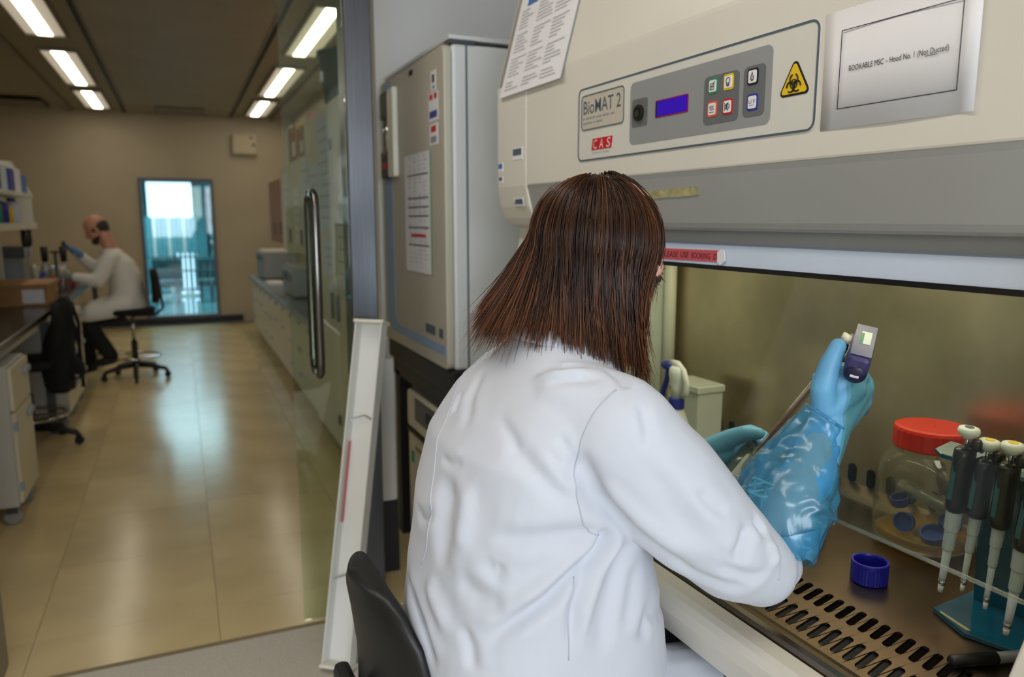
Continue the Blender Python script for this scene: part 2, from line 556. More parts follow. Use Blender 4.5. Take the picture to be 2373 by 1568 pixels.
for k, (x, z) in enumerate(((0.58, .53), (0.8, .53), (0.6, .98), (0.82, .98), (0.6, 1.43), (0.8, 1.43), (0.62, 1.88))):
    MB().lathe((x, 15.42, z), [(.04, 0), (.085, .05), (.1, .12), (.085, .12), (.06, .04), (.02, .02)], 16).build('bowl', M['black_plastic' if k > 2 else 'white_plastic'], None, smooth=True,
        label='%s bowl %s of the rack behind the far door' % ('black' if k > 2 else 'white', ('left on the lowest shelf', 'right on the lowest shelf', 'left on the second shelf', 'right on the second shelf', 'left on the third shelf', 'right on the third shelf', 'alone on the top shelf')[k]), cat='bowl')
for k, (x, s) in enumerate(((-0.25, 1.0), (0.5, 0.9))):
    t = thing('lounge_chair', ('dark lounge chair at the left of the atrium, seen through the far glass door', 'dark lounge chair at the right of the atrium, seen through the far glass door')[k], 'chair', (x, 15.0, 0))
    MB().box(x-.25, x+.25, 14.8, 15.25, .3, .42).build('seat', M['teal_dark'], t, bevel=.03)
    MB().box(x-.25, x+.25, 15.2, 15.3, .38, .8).build('backrest', M['teal_dark'], t, bevel=.03)
    for a in (-.2, .2):
        for b in (14.85, 15.2):
            MB().cyl((x+a, b, 0), (x+a, b, .3), .015, n=8).build('leg', M['black_plastic'], t)

# ------------------------------------------------------------------ right run of cabinets
def base_cabinet(y0, y1, label, n):
    t = thing('base_cabinet', label, 'cabinet', (1.1, (y0+y1)/2, 0), group='beige base cabinets under the right-hand counter')
    MB().box(0.86, 1.58, y0+.004, y1-.004, 0.1, 0.735).build('carcass', M['cab_side'], t)
    MB().box(0.92, 1.5, y0+.01, y1-.01, 0.0, 0.1).build('plinth', M['baseboard'], t)
    half = (y1-y0)/2
    for q in range(2):
        a, b = y0 + half*q + .006, y0 + half*(q+1) - .006
        if (n + q) % 2:
            zs = ((0.12, 0.30), (0.305, 0.51), (0.515, 0.725))
        else:
            zs = ((0.12, 0.555), (0.56, 0.725))
        for (z0, z1) in zs:
            nm = 'door' if z1 - z0 > .3 else 'drawer'
            d = MB().box(0.84, 0.859, a, b, z0, z1).build(nm, M['cab_beige'], t, bevel=.002)
            zc = z1 - .05
            MB().box(0.826, 0.839, (a+b)/2-.05, (a+b)/2+.05, zc-.014, zc+.014).build('handle', M['handle_blue'], d, bevel=.004)
words = ['nearest the tall cupboard', 'second from the tall cupboard', 'third from the tall cupboard', 'second from the far end', 'at the far end']
yy = [5.42, 6.5, 7.55, 8.6, 9.6, 10.6]
for k in range(5):
    base_cabinet(yy[k], yy[k+1], 'beige drawer cabinet under the right counter, ' + words[k], k)
MB().box(0.80, 1.6, 5.42, 10.62, 0.74, 0.78).build('worktop', M['worktop_grey'], label='long pale grey worktop over the right-hand cabinets', cat='worktop', bevel=.006)

t = thing('tall_cupboard', 'tall beige two-door cupboard seen through the glass door', 'cupboard', (1.1, 4.6, 0))
MB().box(0.86, 1.58, 3.72, 5.40, 0.09, 2.18).build('carcass', M['cab_side'], t)
MB().box(0.92, 1.5, 3.74, 5.38, 0, .09).build('plinth', M['baseboard'], t)
for a, b, hy in ((3.73, 4.555, 4.47), (4.565, 5.39, 4.65)):
    d = MB().box(0.838, 0.859, a, b, 0.1, 2.17).build('door', M['cab_beige'], t, bevel=.003)
    MB().box(0.822, 0.838, hy-.02, hy+.02, 0.9, 1.06).build('handle', M['frame_grey'], d, bevel=.004)
    for z in (0.25, 1.9):
        MB().cyl((0.836, a+.012 if hy > 4.5 else b-.012, z), (0.836, a+.012 if hy > 4.5 else b-.012, z+.06), .008, n=8).build('hinge', M['frame_grey'], d)
# notices on the tall cupboard and on the wall cupboard
def notice(name, y0, y1, z0, z1, m, label, x=0.8365, lines=0):
    t = thing(name, label, 'paper', (x, (y0+y1)/2, z0))
    MB().box(x-.0015, x, y0, y1, z0, z1).build('sheet', M[m], t)
    for k in range(lines):
        z = z1 - (z1-z0)*(k+1.2)/(lines+1.5)
        MB().box(x-.0022, x-.0015, y0+.02, y1-.02-.04*(k % 3), z, z+.006).build('print_line', M['ink_grey'], t)
notice('notice', 4.62, 5.02, 1.42, 2.12, 'paper_blue', 'long blue-white notice on the far door of the tall cupboard', lines=9)
notice('notice', 5.05, 5.36, 1.5, 1.86, 'paper_blue', 'small blue-white notice at the far edge of the tall cupboard', lines=4)
notice('notice', 4.2, 4.48, 1.1, 1.55, 'paper', 'white notice behind the glass door handle', lines=5)
notice('notice', 4.62, 4.9, 1.16, 1.38, 'paper_blue', 'pale sheet under the long notice on the tall cupboard', lines=3)

t = thing('bin', 'dark green plastic bin on top of the tall cupboard', 'bin', (1.04, 5.05, 2.18))
MB().lathe((1.04, 5.05, 2.185), [(.12, 0), (.135, .01), (.165, .33), (.18, .33), (.18, .36), (.155, .36), (.12, .03)], 24).build('body', M['green_dark'], t, smooth=True)
MB().box(0.876, 0.89, 5.02, 5.08, 2.36, 2.42).build('sticker', M['paper'], t)

def wall_cupboard(y0, y1, z0, z1, label, nd, m='cab_beige'):
    t = thing('wall_cupboard', label, 'cupboard', (1.2, (y0+y1)/2, z0))
    MB().box(0.90, 1.6, y0, y1, z0, z1).build('carcass', M['cab_side'], t)
    wd = (y1-y0)/nd
    for k in range(nd):
        d = MB().box(0.878, 0.899, y0+wd*k+.004, y0+wd*(k+1)-.004, z0+.006, z1-.006).build('door', M[m], t, bevel=.003)
        MB().box(0.864, 0.877, y0+wd*k+.04, y0+wd*k+.06, z0+.08, z0+.2).build('handle', M['frame_grey'], d)
wall_cupboard(5.42, 7.35, 1.22, 1.97, 'pale wall cupboard with notices above the right-hand counter', 3)
wall_cupboard(7.4, 8.35, 1.27, 1.88, 'brown wooden wall cupboard beyond the pale one', 2, 'wood')
MB().box(0.90, 1.05, 5.46, 5.62, 1.975, 2.2).build('carton', M['orange'], label='small orange carton on the wall cupboard beside the tall cupboard', cat='box', bevel=.004)
notice('notice', 5.7, 6.0, 1.35, 1.95, 'paper_blue', 'blue-white sheet on the near door of the pale wall cupboard', x=0.8755, lines=6)
notice('notice', 6.2, 6.5, 1.3, 1.75, 'paper', 'white sheet on the middle door of the pale wall cupboard', x=0.8755, lines=5)
notice('notice', 6.8, 7.15, 1.45, 1.9, 'paper', 'white sheet on the far door of the pale wall cupboard', x=0.8755, lines=5)
def carton(y0, y1, z0, z1, label, m='cardboard', x0=0.92, x1=1.3):
    t = thing('carton', label, 'box', ((x0+x1)/2, (y0+y1)/2, z0))
    MB().box(x0, x1, y0, y1, z0, z1).build('body', M[m], t, bevel=.003)
    MB().box(x0-.001, x1+.001, (y0+y1)/2-.02, (y0+y1)/2+.02, z1-.05, z1+.001).build('tape', M['tape_old'], t)
    MB().box(x0-.002, x0, y0+.05, y0+.05+(y1-y0)*.35, z0+.05, z0+(z1-z0)*.55).build('label', M['paper'], t)
carton(6.55, 7.0, 1.972, 2.27, 'large brown cardboard carton on the wall cupboard, farthest along')
carton(6.12, 6.5, 1.972, 2.22, 'cardboard carton between the two others on the wall cupboard')
carton(5.82, 6.08, 1.972, 2.24, 'cream carton on the wall cupboard nearest the red folder', 'cream')
MB().box(0.90, 1.15, 5.68, 5.77, 1.972, 2.25).build('folder', M['pink'], label='pink-red folder standing on the wall cupboard', cat='folder', bevel=.004)
MB().box(0.95, 1.25, 7.05, 7.3, 1.972, 2.31).build('carton', M['white_plastic'], label='white carton at the far end of the wall cupboard top', cat='box', bevel=.004)

def bench_device(x0, x1, y0, y1, z0, z1, label, name):
    t = thing(name, label, 'device', ((x0+x1)/2, (y0+y1)/2, z0))
    MB().box(x0, x1, y0, y1, z0+.02, z1).build('housing', M['grey_box'], t, bevel=.02)
    MB().box(x0+.03, x1-.03, y0+.03, y1-.03, z1, z1+.012).build('lid', M['cream'], t, bevel=.004)
    MB().box(x0-.004, x0, y0+.06, y1-.06, z1-.12, z1-.05).build('front_panel', M['frame_grey'], t)
    for q in (-1, 1):
        for r in (-1, 1):
            MB().cyl(((x0+x1)/2+q*(x1-x0)*.38, (y0+y1)/2+r*(y1-y0)*.38, z0), ((x0+x1)/2+q*(x1-x0)*.38, (y0+y1)/2+r*(y1-y0)*.38, z0+.025), .02, n=8).build('foot', M['rubber'], t)
bench_device(0.88, 1.3, 9.35, 10.2, 0.78, 1.12, 'larger grey bench instrument with cream lid at the far end of the right counter', 'bench_instrument')
bench_device(0.90, 1.25, 7.0, 7.7, 0.78, 1.06, 'squat grey instrument on the right counter beside the door handle', 'bench_instrument')
MB().box(0.88, 1.05, 8.7, 9.2, 0.78, 0.80).build('tray', M['paper'], label='flat white tray on the right counter between the two instruments', cat='tray', bevel=.004)

# ------------------------------------------------------------------ left bench
t = thing('bench', 'long black-topped laboratory bench on the left', 'bench', (-1.3, 6.7, 0))
MB().box(-1.75, -0.82, 3.9, 9.6, 0.87, 0.905).build('worktop', M['worktop_black'], t, bevel=.006)
MB().box(-1.72, -0.86, 3.92, 9.58, 0.81, 0.87).build('apron', M['cab_side'], t)
for x in (-1.7, -0.9):
    for y in (3.95, 6.05, 9.5):
        MB().box(x-.025, x+.025, y-.025, y+.025, 0, .82).build('leg', M['frame_grey'], t)

def mobile_cabinet(x1, y0, y1, label, doors):
    t = thing('mobile_cabinet', label, 'cabinet', (x1-.25, (y0+y1)/2, 0))
    MB().box(x1-.55, x1-.02, y0, y1, 0.1, 0.80).build('carcass', M['cab_side'], t, bevel=.004)
    for (z0, z1) in doors:
        d = MB().box(x1-.019, x1, y0+.004, y1-.004, z0, z1).build('door' if z1-z0 > .3 else 'drawer', M['cab_beige'], t, bevel=.003)
        MB().box(x1, x1+.02, y1-.16, y1-.04, z1-.075, z1-.045).build('handle', M['handle_blue'], d, bevel=.005)
        if z1-z0 > .3:
            for z in (z0+.06, z1-.09):
                MB().box(x1-.012, x1+.004, y0+.002, y0+.03, z, z+.045).build('hinge', M['handle_blue'], d)
    for a in (x1-.5, x1-.06):
        for b in (y0+.05, y1-.05):
            c = MB().cyl((a, b-.016, .04), (a, b+.016, .04), .04, n=16).build('castor', M['grey_box'], t, bevel=.004)
            MB().box(a-.025, a+.025, b-.022, b+.022, .06, .1).build('fork', M['frame_grey'], c)
mobile_cabinet(-0.785, 4.22, 4.66, 'beige mobile cabinet with one drawer and one door at the left edge', ((.12, .57), (.58, .79)))
mobile_cabinet(-0.80, 6.15, 6.68, 'beige mobile drawer unit behind the jacket-covered chair', ((.12, .33), (.34, .56), (.57, .79)))
mobile_cabinet(-0.80, 6.69, 7.2, 'beige mobile drawer unit beside the seated man', ((.12, .33), (.34, .56), (.57, .79)))

# shelf over the bench
t = thing('bench_shelf', 'cream two-tier reagent shelf over the left bench', 'shelf', (-1.3, 5.8, 0.905))
MB().box(-1.45, -1.0, 4.2, 6.85, 1.43, 1.475).build('shelf', M['cream'], t)
MB().box(-1.45, -1.15, 4.2, 6.8, 1.87, 1.9).build('shelf', M['cream'], t)
MB().box(-1.5, -1.46, 4.2, 6.85, 1.1, 1.95).build('back_panel', M['cream'], t)
for y in (4.25, 6.76):
    MB().box(-1.3, -1.24, y, y+.05, .905, 1.95).build('upright', M['cream'], t)
MB().prism([(-1.45, 6.82, 1.475), (-1.02, 6.82, 1.475), (-1.02, 6.82, 1.70), (-1.13, 6.82, 1.93), (-1.45, 6.82, 1.95)], (0, .02, 0)).build('end_panel', M['cream'], t)

def bottle(x, y, z, r, h, body, capm, label, neck=.4, shoulder=.7, name='bottle', cat='bottle'):
    t = thing(name, label, cat, (x, y, z))
    MB().lathe((x, y, z), [(r*.9, 0), (r, .01), (r, h*shoulder), (r*.85, h*(shoulder+.06)), (r*neck, h*.84), (r*neck, h*.9)], 18).build('body', M[body], t, smooth=True)
    MB().lathe((x, y, z+h*.86), [(r*neck*1.25, 0), (r*neck*1.25, h*.14), (r*neck*1.1, h*.145)], 16).build('cap', M[capm], t, smooth=False)
    return t
BT = [(-1.12, 6.7, 1.476, .04, .16, 'white_plastic', 'red', 'small white bottle with red cap at the end of the reagent shelf'),
      (-1.1, 6.5, 1.476, .05, .175, 'paper_blue', 'blue_tube_cap', 'pale bottle with blue cap on the reagent shelf'),
      (-1.1, 6.3, 1.476, .045, .14, 'yellow', 'red', 'yellow bottle on the lower reagent shelf'),
      (-1.1, 6.12, 1.476, .05, .17, 'blue_ink', 'white_plastic', 'dark blue bottle on the lower reagent shelf'),
      (-1.1, 5.9, 1.476, .05, .17, 'green', 'white_plastic', 'green bottle at the left of the lower reagent shelf')]
for b in BT: bottle(*b)
for k, (y, hgt, m) in enumerate(((6.6, .13, 'blue_label'), (6.38, .16, 'paper'), (6.15, .15, 'blue_ink'), (5.9, .16, 'paper_blue'), (5.7, .17, 'black_plastic'))):
    lab = ('light blue box hung high at the end of the reagent rack', 'white box beside the light blue box on the high shelf', 'dark blue box on the high shelf', 'pale blue box on the high shelf', 'black box at the left of the high shelf')[k]
    MB().box(-1.30, -1.02, y-.09, y+.09, 1.69, 1.69+hgt).build('reagent_box', M[m], label=lab, cat='box', bevel=.004)
t = bpy.data.objects['bench_shelf']
MB().box(-1.45, -1.0, 5.55, 6.76, 1.66, 1.688).build('shelf', M['cream'], t)
for k, y in enumerate((6.45, 6.62)):
    t = thing('pipette', ('black pipette hanging under the reagent shelf, left one', 'black pipette hanging under the reagent shelf, right one')[k], 'pipette', (-1.03, y, 1.2))
    MB().tube([(-1.03, y, 1.425), (-1.03, y, 1.33), (-1.03, y, 1.3)], [.022, .022, .014], 10).build('handle', M['black_plastic'], t, smooth=True)
    MB().tube([(-1.03, y, 1.3), (-1.03, y, 1.2)], [.012, .005], 10).build('shaft', M['pip_grey'], t, smooth=True)
# things on the bench
t = thing('carton', 'open brown cardboard carton on the left bench', 'box', (-1.05, 6.4, 0.905))
MB().box(-1.32, -0.88, 6.1, 6.62, 0.906, 1.04).build('body', M['cardboard'], t)
MB().box(-1.34, -0.86, 6.08, 6.64, 1.03, 1.06).build('rim', M['cardboard'], t, bevel=.003)
MB().box(-1.02, -0.89, 6.094, 6.099, .925, 1.02).build('label', M['paper'], t)
t = thing('centrifuge', 'black and green bench centrifuge at the left picture edge', 'device', (-1.42, 6.75, 0.905))
MB().lathe((-1.42, 6.78, .906), [(.12, 0), (.13, .02), (.13, .14), (.11, .2), (.06, .24)], 24).build('body', M['black_plastic'], t, smooth=True)
MB().lathe((-1.42, 6.78, 1.06), [(.134, 0), (.134, .03)], 24).build('band', M['green'], t, smooth=True)
t = thing('instrument', 'upright grey instrument with black display on the left bench', 'device', (-1.22, 7.1, 0.905))
MB().box(-1.30, -1.14, 7.0, 7.25, .906, 1.27).build('housing', M['grey_box'], t, bevel=.01)
MB().box(-1.31, -1.13, 6.99, 7.26, 1.2, 1.29).build('head', M['frame_grey'], t, bevel=.01)
MB().box(-1.27, -1.17, 6.985, 6.99, 1.0, 1.15).build('display', M['handle_blue'], t)
bottle(-1.06, 7.3, .906, .035, .16, 'blue_ink', 'blue_tube_cap', 'small dark blue bottle beside the grey instrument')
bottle(-0.99, 7.25, .906, .03, .13, 'white_plastic', 'red', 'small white bottle with red cap on the left bench')
bottle(-0.94, 7.45, .906, .055, .2, 'clear_plastic', 'white_plastic', 'clear plastic bottle on the bench before the seated man')
t = thing('pipette_stand', 'black pipette stand with two pipettes on the left bench', 'stand', (-1.0, 7.6, .905))
MB().lathe((-1.0, 7.6, .906), [(.07, 0), (.07, .015), (.015, .02), (.012, .3), (.04, .31), (.04, .325)], 18).build('stand', M['frame_grey'], t)
for k, q in enumerate((-.05, .05)):
    t = thing('pipette', ('black pipette on the stand beside the seated man, left one', 'black pipette on the stand beside the seated man, right one')[k], 'pipette', (-1.0+q, 7.55, 1.0))
    MB().tube([(-1.0+q*1.4, 7.54, 1.27), (-1.0+q*1.4, 7.54, 1.14)], [.03, .024], 10).build('handle', M['black_plastic'], t, smooth=True)
    MB().tube([(-1.0+q*1.4, 7.54, 1.14), (-1.0+q*1.4, 7.54, .98)], [.012, .005], 10).build('shaft', M['pip_grey'], t, smooth=True)
MB().box(-1.02, -0.9, 7.85, 8.05, .906, .98).build('tube_rack', M['red'], label='red tube rack at the bench edge before the seated man', cat='rack', bevel=.004)
MB().lathe((-1.15, 7.7, .906), [(.1, 0), (.12, .2), (.115, .2), (.095, .01)], 18).build('beaker', M['clear_tube'], label='large clear beaker on the left bench behind the bottles', cat='beaker', smooth=True)

# ------------------------------------------------------------------ lab chairs
def lab_chair(x, y, face, seat_z, label, back=True, ring=True):
    """face: direction the sitter looks (angle)"""
    t = thing('lab_chair', label, 'chair', (x, y, 0))
    for k in range(5):
        a = R(face + 72*k + 20)
        c, s_ = math.cos(a), math.sin(a)
        l = MB().tube([(x, y, .13), (x+c*.12, y+s_*.12, .12), (x+c*.27, y+s_*.27, .085), (x+c*.285, y+s_*.285, .05)], [.03, .026, .02, .022], 8).build('base_leg', M['black_plastic'], t, smooth=True)
        px_, py_ = x+c*.285, y+s_*.285
        MB().cyl((px_-s_*.014, py_+c*.014, .028), (px_+s_*.014, py_-c*.014, .028), .028, n=14).build('castor', M['rubber'], l)
    MB().tube([(x, y, .1), (x, y, .36)], .028, 12).build('column', M['black_plastic'], t, smooth=True)
    MB().tube([(x, y, .34), (x, y, seat_z-.05)], .016, 12).build('gas_lift', M['chrome'], t, smooth=True)
    if ring:
        rp = [(x + .22*math.cos(q*math.pi/12), y + .22*math.sin(q*math.pi/12), .21) for q in range(25)]
        MB().tube(rp, .009, 8, cap=False).build('foot_ring', M['chrome'], t, smooth=True)
        for q in (0, 2.1, 4.2):
            MB().cyl((x, y, .21), (x+.22*math.cos(q), y+.22*math.sin(q), .21), .007, n=6).build('spoke', M['chrome'], t)
    f = Vector((math.cos(R(face)), math.sin(R(face)), 0))
    s = Vector((-f.y, f.x, 0))
    rings = []
    for q, (zz, k) in enumerate(((-.05, .8), (-.035, .97), (0, 1.0), (.015, .94), (.018, .7))):
        rings.append([Vector((x, y, seat_z+zz)) + f*(px*k*.205) + s*(py*k*.215) for px, py in rrect(2, 2, .7, 6)])
    MB().loft(rings).build('seat', M['black_cloth'], t, smooth=True)
    if back:
        MB().tube([Vector((x, y, seat_z-.06)), Vector((x, y, seat_z-.06)) - f*.2, Vector((x, y, seat_z+.0)) - f*.27, Vector((x, y, seat_z+.22)) - f*.25], [.016, .016, .014, .014], 8).build('back_bracket', M['black_plastic'], t, smooth=True)
        rings = []
        for zz, k, wv in ((.06, .6, .0), (.08, .9, .0), (.16, 1, .012), (.26, 1, .012), (.34, .92, .0), (.375, .6, -.01)):
            ring_ = []
            for q in range(16):
                a = q*2*math.pi/16
                yy_ = math.cos(a)*.19*k
                ring_.append(Vector((x, y, seat_z+zz)) - f*(.215 + math.sin(a)*.03 - yy_*yy_*1.0 + wv) + s*yy_)
            rings.append(ring_)
        MB().loft(rings).build('backrest', M['black_cloth'], t, smooth=True)
    return t
lab_chair(-0.46, 7.95, 180, .66, 'black lab chair the man is sitting on')
lab_chair(-0.985, 5.75, 184, .58, 'black lab chair with a jacket over it at the left bench')
# jacket and bag hung over the second chair
def blob(rings_spec, n=22, seed=0, wob=.012):
    rs = []
    for k, (cx, cy, cz, ax, ay) in enumerate(rings_spec):
        r_ = []
        for q in range(n):
            a = q*2*math.pi/n
            w_ = 1 + wob/ max(ax, .03) * noise.noise(Vector((math.cos(a)*2.2+seed, math.sin(a)*2.2, cz*9)))
            r_.append(Vector((cx+ax*w_*math.cos(a), cy+ay*w_*math.sin(a), cz)))
        rs.append(r_)
    return MB().loft(rs)
t = thing('jacket', 'black jacket with hanging straps slung over the lab chair', 'jacket', (-0.76, 5.8, .38))
blob([(-.79, 5.76, .37, .085, .13), (-.795, 5.76, .42, .095, .15), (-.79, 5.77, .55, .1, .16), (-.775, 5.78, .7, .092, .16), (-.757, 5.80, .82, .062, .15), (-.748, 5.82, .93, .045, .12), (-.745, 5.83, .985, .025, .07)], seed=3, wob=.03).build('body', M['black_cloth'], t, smooth=True)
MB().tube([(-.72, 5.76, .95), (-.685, 5.74, .8), (-.665, 5.75, .66), (-.66, 5.74, .5), (-.66, 5.74, .38)], [(.012, .004)]*5, 6).build('strap', M['black_cloth'], t)
MB().tube([(-.71, 5.9, .95), (-.675, 5.9, .8), (-.68, 5.88, .6), (-.71, 5.8, .52)], [(.012, .004)]*4, 6).build('strap', M['black_cloth'], t)
blob([(-.71, 5.70, .45, .05, .05), (-.70, 5.70, .48, .06, .06), (-.70, 5.70, .55, .055, .06), (-.71, 5.72, .60, .03, .04)], seed=8, wob=.015).build('pocket', M['black_cloth'], t, smooth=True)
MB().box(-.69, -.67, 5.633, 5.643, .47, .49).build('buckle', M['chrome'], t)
# ------------------------------------------------------------------ glass door with tube handle
t = thing('glass_door', 'frameless glass door leaf with a long steel tube handle', 'glass door', (0.45, 2.74, 0))
MB().box(0.341, 0.557, 2.735, 2.747, 0.006, 2.55).build('pane', M['glass'], t)
MB().tube([(0.428, 2.735, .955), (0.428, 2.70, .95), (0.428, 2.672, .965), (0.428, 2.664, 1.0), (0.428, 2.664, 1.54), (0.428, 2.672, 1.575), (0.428, 2.70, 1.59), (0.428, 2.735, 1.585)], .0145, 16).build('handle', M['steel_handle'], t, smooth=True)
MB().tube([(0.428, 2.747, .955), (0.428, 2.785, .95), (0.428, 2.81, .965), (0.428, 2.818, 1.0), (0.428, 2.818, 1.54), (0.428, 2.81, 1.575), (0.428, 2.785, 1.59), (0.428, 2.747, 1.585)], .0145, 16).build('handle', M['steel_handle'], t, smooth=True)

# ------------------------------------------------------------------ incubator stack
def face_rr(yc, zc, w_, h_, r, x, dx):
    return [(x, yc + a, zc + b) for a, b in rrect(w_, h_, r, 6)], (dx, 0, 0)
t = thing('incubator', 'large beige incubator with blue-bordered door, on top of the stack', 'incubator', (1.2, 3.05, .95))
MB().box(0.905, 1.55, 2.6, 3.5, 0.945, 2.105).build('body', M['inc_side'], t, bevel=.012)
MB().box(0.955, 0.962, 2.5985, 2.602, 0.95, 2.10).build('side_seam', M['ink_slate'], t)
MB().box(0.90, 0.99, 2.597, 2.66, 2.105, 2.118).build('top_strip', M['frame_grey'], t)
MB().box(0.895, 1.56, 2.60, 3.5, 2.118, 2.132).build('top_cover', M['inc_side'], t)
dpts, dd = face_rr(3.055, 1.525, .905, 1.155, .03, .905, -.03)
d = MB().prism(dpts, dd).build('door', M['inc_door'], t, bevel=.006)
# blue border: a rounded frame on the door
def ring_prism(o, i, d_):
    n = len(o)
    d_ = Vector(d_)
    b = MB()
    vs_ = [Vector(p) for p in o] + [Vector(p) for p in i] + [Vector(p)+d_ for p in o] + [Vector(p)+d_ for p in i]
    fs = []
    for k in range(n):
        j = (k+1) % n
        fs += [(k, j, n+j, n+k), (2*n+k, 3*n+k, 3*n+j, 2*n+j), (k, 2*n+k, 2*n+j, j), (n+k, n+j, 3*n+j, 3*n+k)]
    return b.add(vs_, fs)
bo_, bi_ = [], []
for k in range(9):
    q = R(180 + 90*k/8)
    bo_.append((3.36 - .10*math.cos(q), 1.10 + .10*math.sin(q)))
    bi_.append((3.25 - .07*math.cos(q), 1.105 + .07*math.sin(q)))
bo_ = [(3.46, 2.09)] + bo_ + [(2.612, 1.0)]
bi_ = [(3.32, 2.09)] + bi_ + [(2.612, 1.035)]
bmb = MB()
for k in range(len(bo_)-1):
    a0, a1, c1, c0 = bo_[k], bo_[k+1], bi_[k+1], bi_[k]
    bmb.prism([(.8748, *a0), (.8748, *a1), (.8748, *c1), (.8748, *c0)], (-.0015, 0, 0))
bmb.build('border', M['inc_blue'], d)
# latch unit
h = MB().box(.848, .874, 3.20, 3.30, 1.68, 2.05).build('latch_housing', M['cream'], d, bevel=.008)
MB().box(.85, .874, 3.305, 3.43, 1.93, 2.05).build('latch_cap', M['black_plastic'], d, bevel=.012)
MB().box(.85, .874, 3.305, 3.43, 1.675, 1.80).build('latch_cap', M['black_plastic'], d, bevel=.012)
MB().cyl((.868, 3.36, 1.78), (.868, 3.36, 1.95), .02).build('latch_bar', M['chrome'], d, smooth=True)
MB().box(.847, .851, 3.33, 3.39, 1.72, 1.745).build('latch_mark', M['red'], d)
# timetable sheet
t2 = thing('timetable', 'printed weekly timetable sheet taped to the incubator door', 'paper', (.87, 2.93, 1.29))
MB().box(.8715, .873, 2.76, 3.115, 1.29, 1.755).build('sheet', M['paper'], t2)
MB().box(.8705, .8715, 2.757, 2.764, 1.29, 1.755).build('edge', M['green'], t2)
for k, z in enumerate((1.67, 1.58, 1.545, 1.51, 1.465, 1.395)):
    MB().box(.8705, .8716, 2.79, 3.07, z, z+.006).build('rule', M['ink_slate'], t2)
MB().box(.8705, .8716, 2.83, 3.03, 1.43, 1.442).build('heading', M['red'], t2)
for k in range(26):
    z = 1.74 - k*.0165
    for q in range(4):
        a = 3.06 - q*.068 - random.random()*.01
        if random.random() < .8:
            MB().box(.8708, .8716, a-.045*random.uniform(.5, 1), a, z, z+.004).build('entry', M['ink_faint'], t2)
# stickers on the door
def sticker(y, z, w_, h_, bits, label):
    t2 = thing('sticker', label, 'sticker', (.873, y, z))
    MB().box(.8735, .8745, y-w_/2, y+w_/2, z, z+h_).build('backing', M['paper'], t2)
    for (a, b, c_, e, m) in bits:
        MB().box(.8728, .8736, y-w_/2+a*w_, y-w_/2+b*w_, z+c_*h_, z+e*h_).build('print', M[m], t2)
sticker(2.715, 1.96, .06, .07, ((.3, .7, .4, .8, 'ink'), (.25, .6, .1, .25, 'blue_label')), 'small sticker with dark symbol at the top of the incubator door')
sticker(2.72, 1.855, .11, .1, ((.1, .4, .75, .95, 'red'), (.55, .9, .75, .95, 'red'), (.1, .9, .1, .35, 'blue_ink')), 'red and blue warning sticker on the incubator door')
sticker(2.72, 1.77, .1, .075, ((.2, .8, .6, .9, 'red'), (.15, .85, .1, .4, 'ink_grey')), 'lowest red printed sticker on the incubator door')
for a, b in ((2.74, 2.86), (2.645, 2.69)):
    MB().box(.873, .8745, a, b, 1.06, 1.095).build('faded_print', M['ink_slate'], d)
MB().box(.873, .8745, 2.98, 3.03, 2.06, 2.08).build('faded_print', M['ink'], d)

t = thing('incubator', 'lower beige incubator with dark display under the black shelf', 'incubator', (1.2, 3.0, 0))
MB().box(0.93, 1.55, 2.62, 3.26, .06, .74).build('body', M['cab_beige'], t, bevel=.01)
MB().box(0.905, .93, 2.62, 3.26, .08, .56).build('door', M['cab_beige'], t, bevel=.008)
c = MB().box(0.90, .93, 2.62, 3.26, .575, .745).build('control_head', M['cab_beige'], t, bevel=.012)
MB().box(.895, .901, 2.68, 3.12, .63, .73).build('display_panel', M['frame_grey'], c, bevel=.003)
MB().box(.892, .896, 2.8, 2.95, .66, .70).build('display', M['black'], c)
MB().box(0.895, .931, 2.63, 3.25, .558, .574).build('grip_groove', M['rail_black'], t)
MB().box(0.899, .905, 3.17, 3.2, .42, .47).build('dot_sticker', M['green'], t)
MB().box(0.9, .905, 3.02, 3.14, .49, .505).build('label_strip', M['cardboard'], t)
for a in (.97, 1.5):
    for b in (2.68, 3.2):
        MB().cyl((a, b, 0), (a, b, .065), .025).build('foot', M['rubber'], t)
t = thing('stand', 'black steel stand carrying the upper incubator', 'stand', (1.2, 3.05, 0))
MB().box(.885, 1.56, 2.58, 3.50, .86, .944).build('top_plate', M['black_plastic'], t, bevel=.006)
MB().box(.90, 1.55, 2.6, 3.48, .78, .86).build('apron', M['black_plastic'], t)
for a, b in ((.93, 3.40), (1.5, 3.40), (1.5, 2.592)):
    MB().box(a-.03, a+.03, b-.018, b+.05, 0, .80).build('leg', M['black_plastic'], t)
t = thing('pipe_duct', 'white boxed-in duct with black plinth beside the incubators', 'duct', (.74, 3.05, 0))
MB().box(.705, .78, 3.02, 3.12, .32, .93).build('casing', M['wall_white'], t)
MB().box(.70, .785, 3.015, 3.125, 0, .32).build('plinth', M['baseboard'], t)

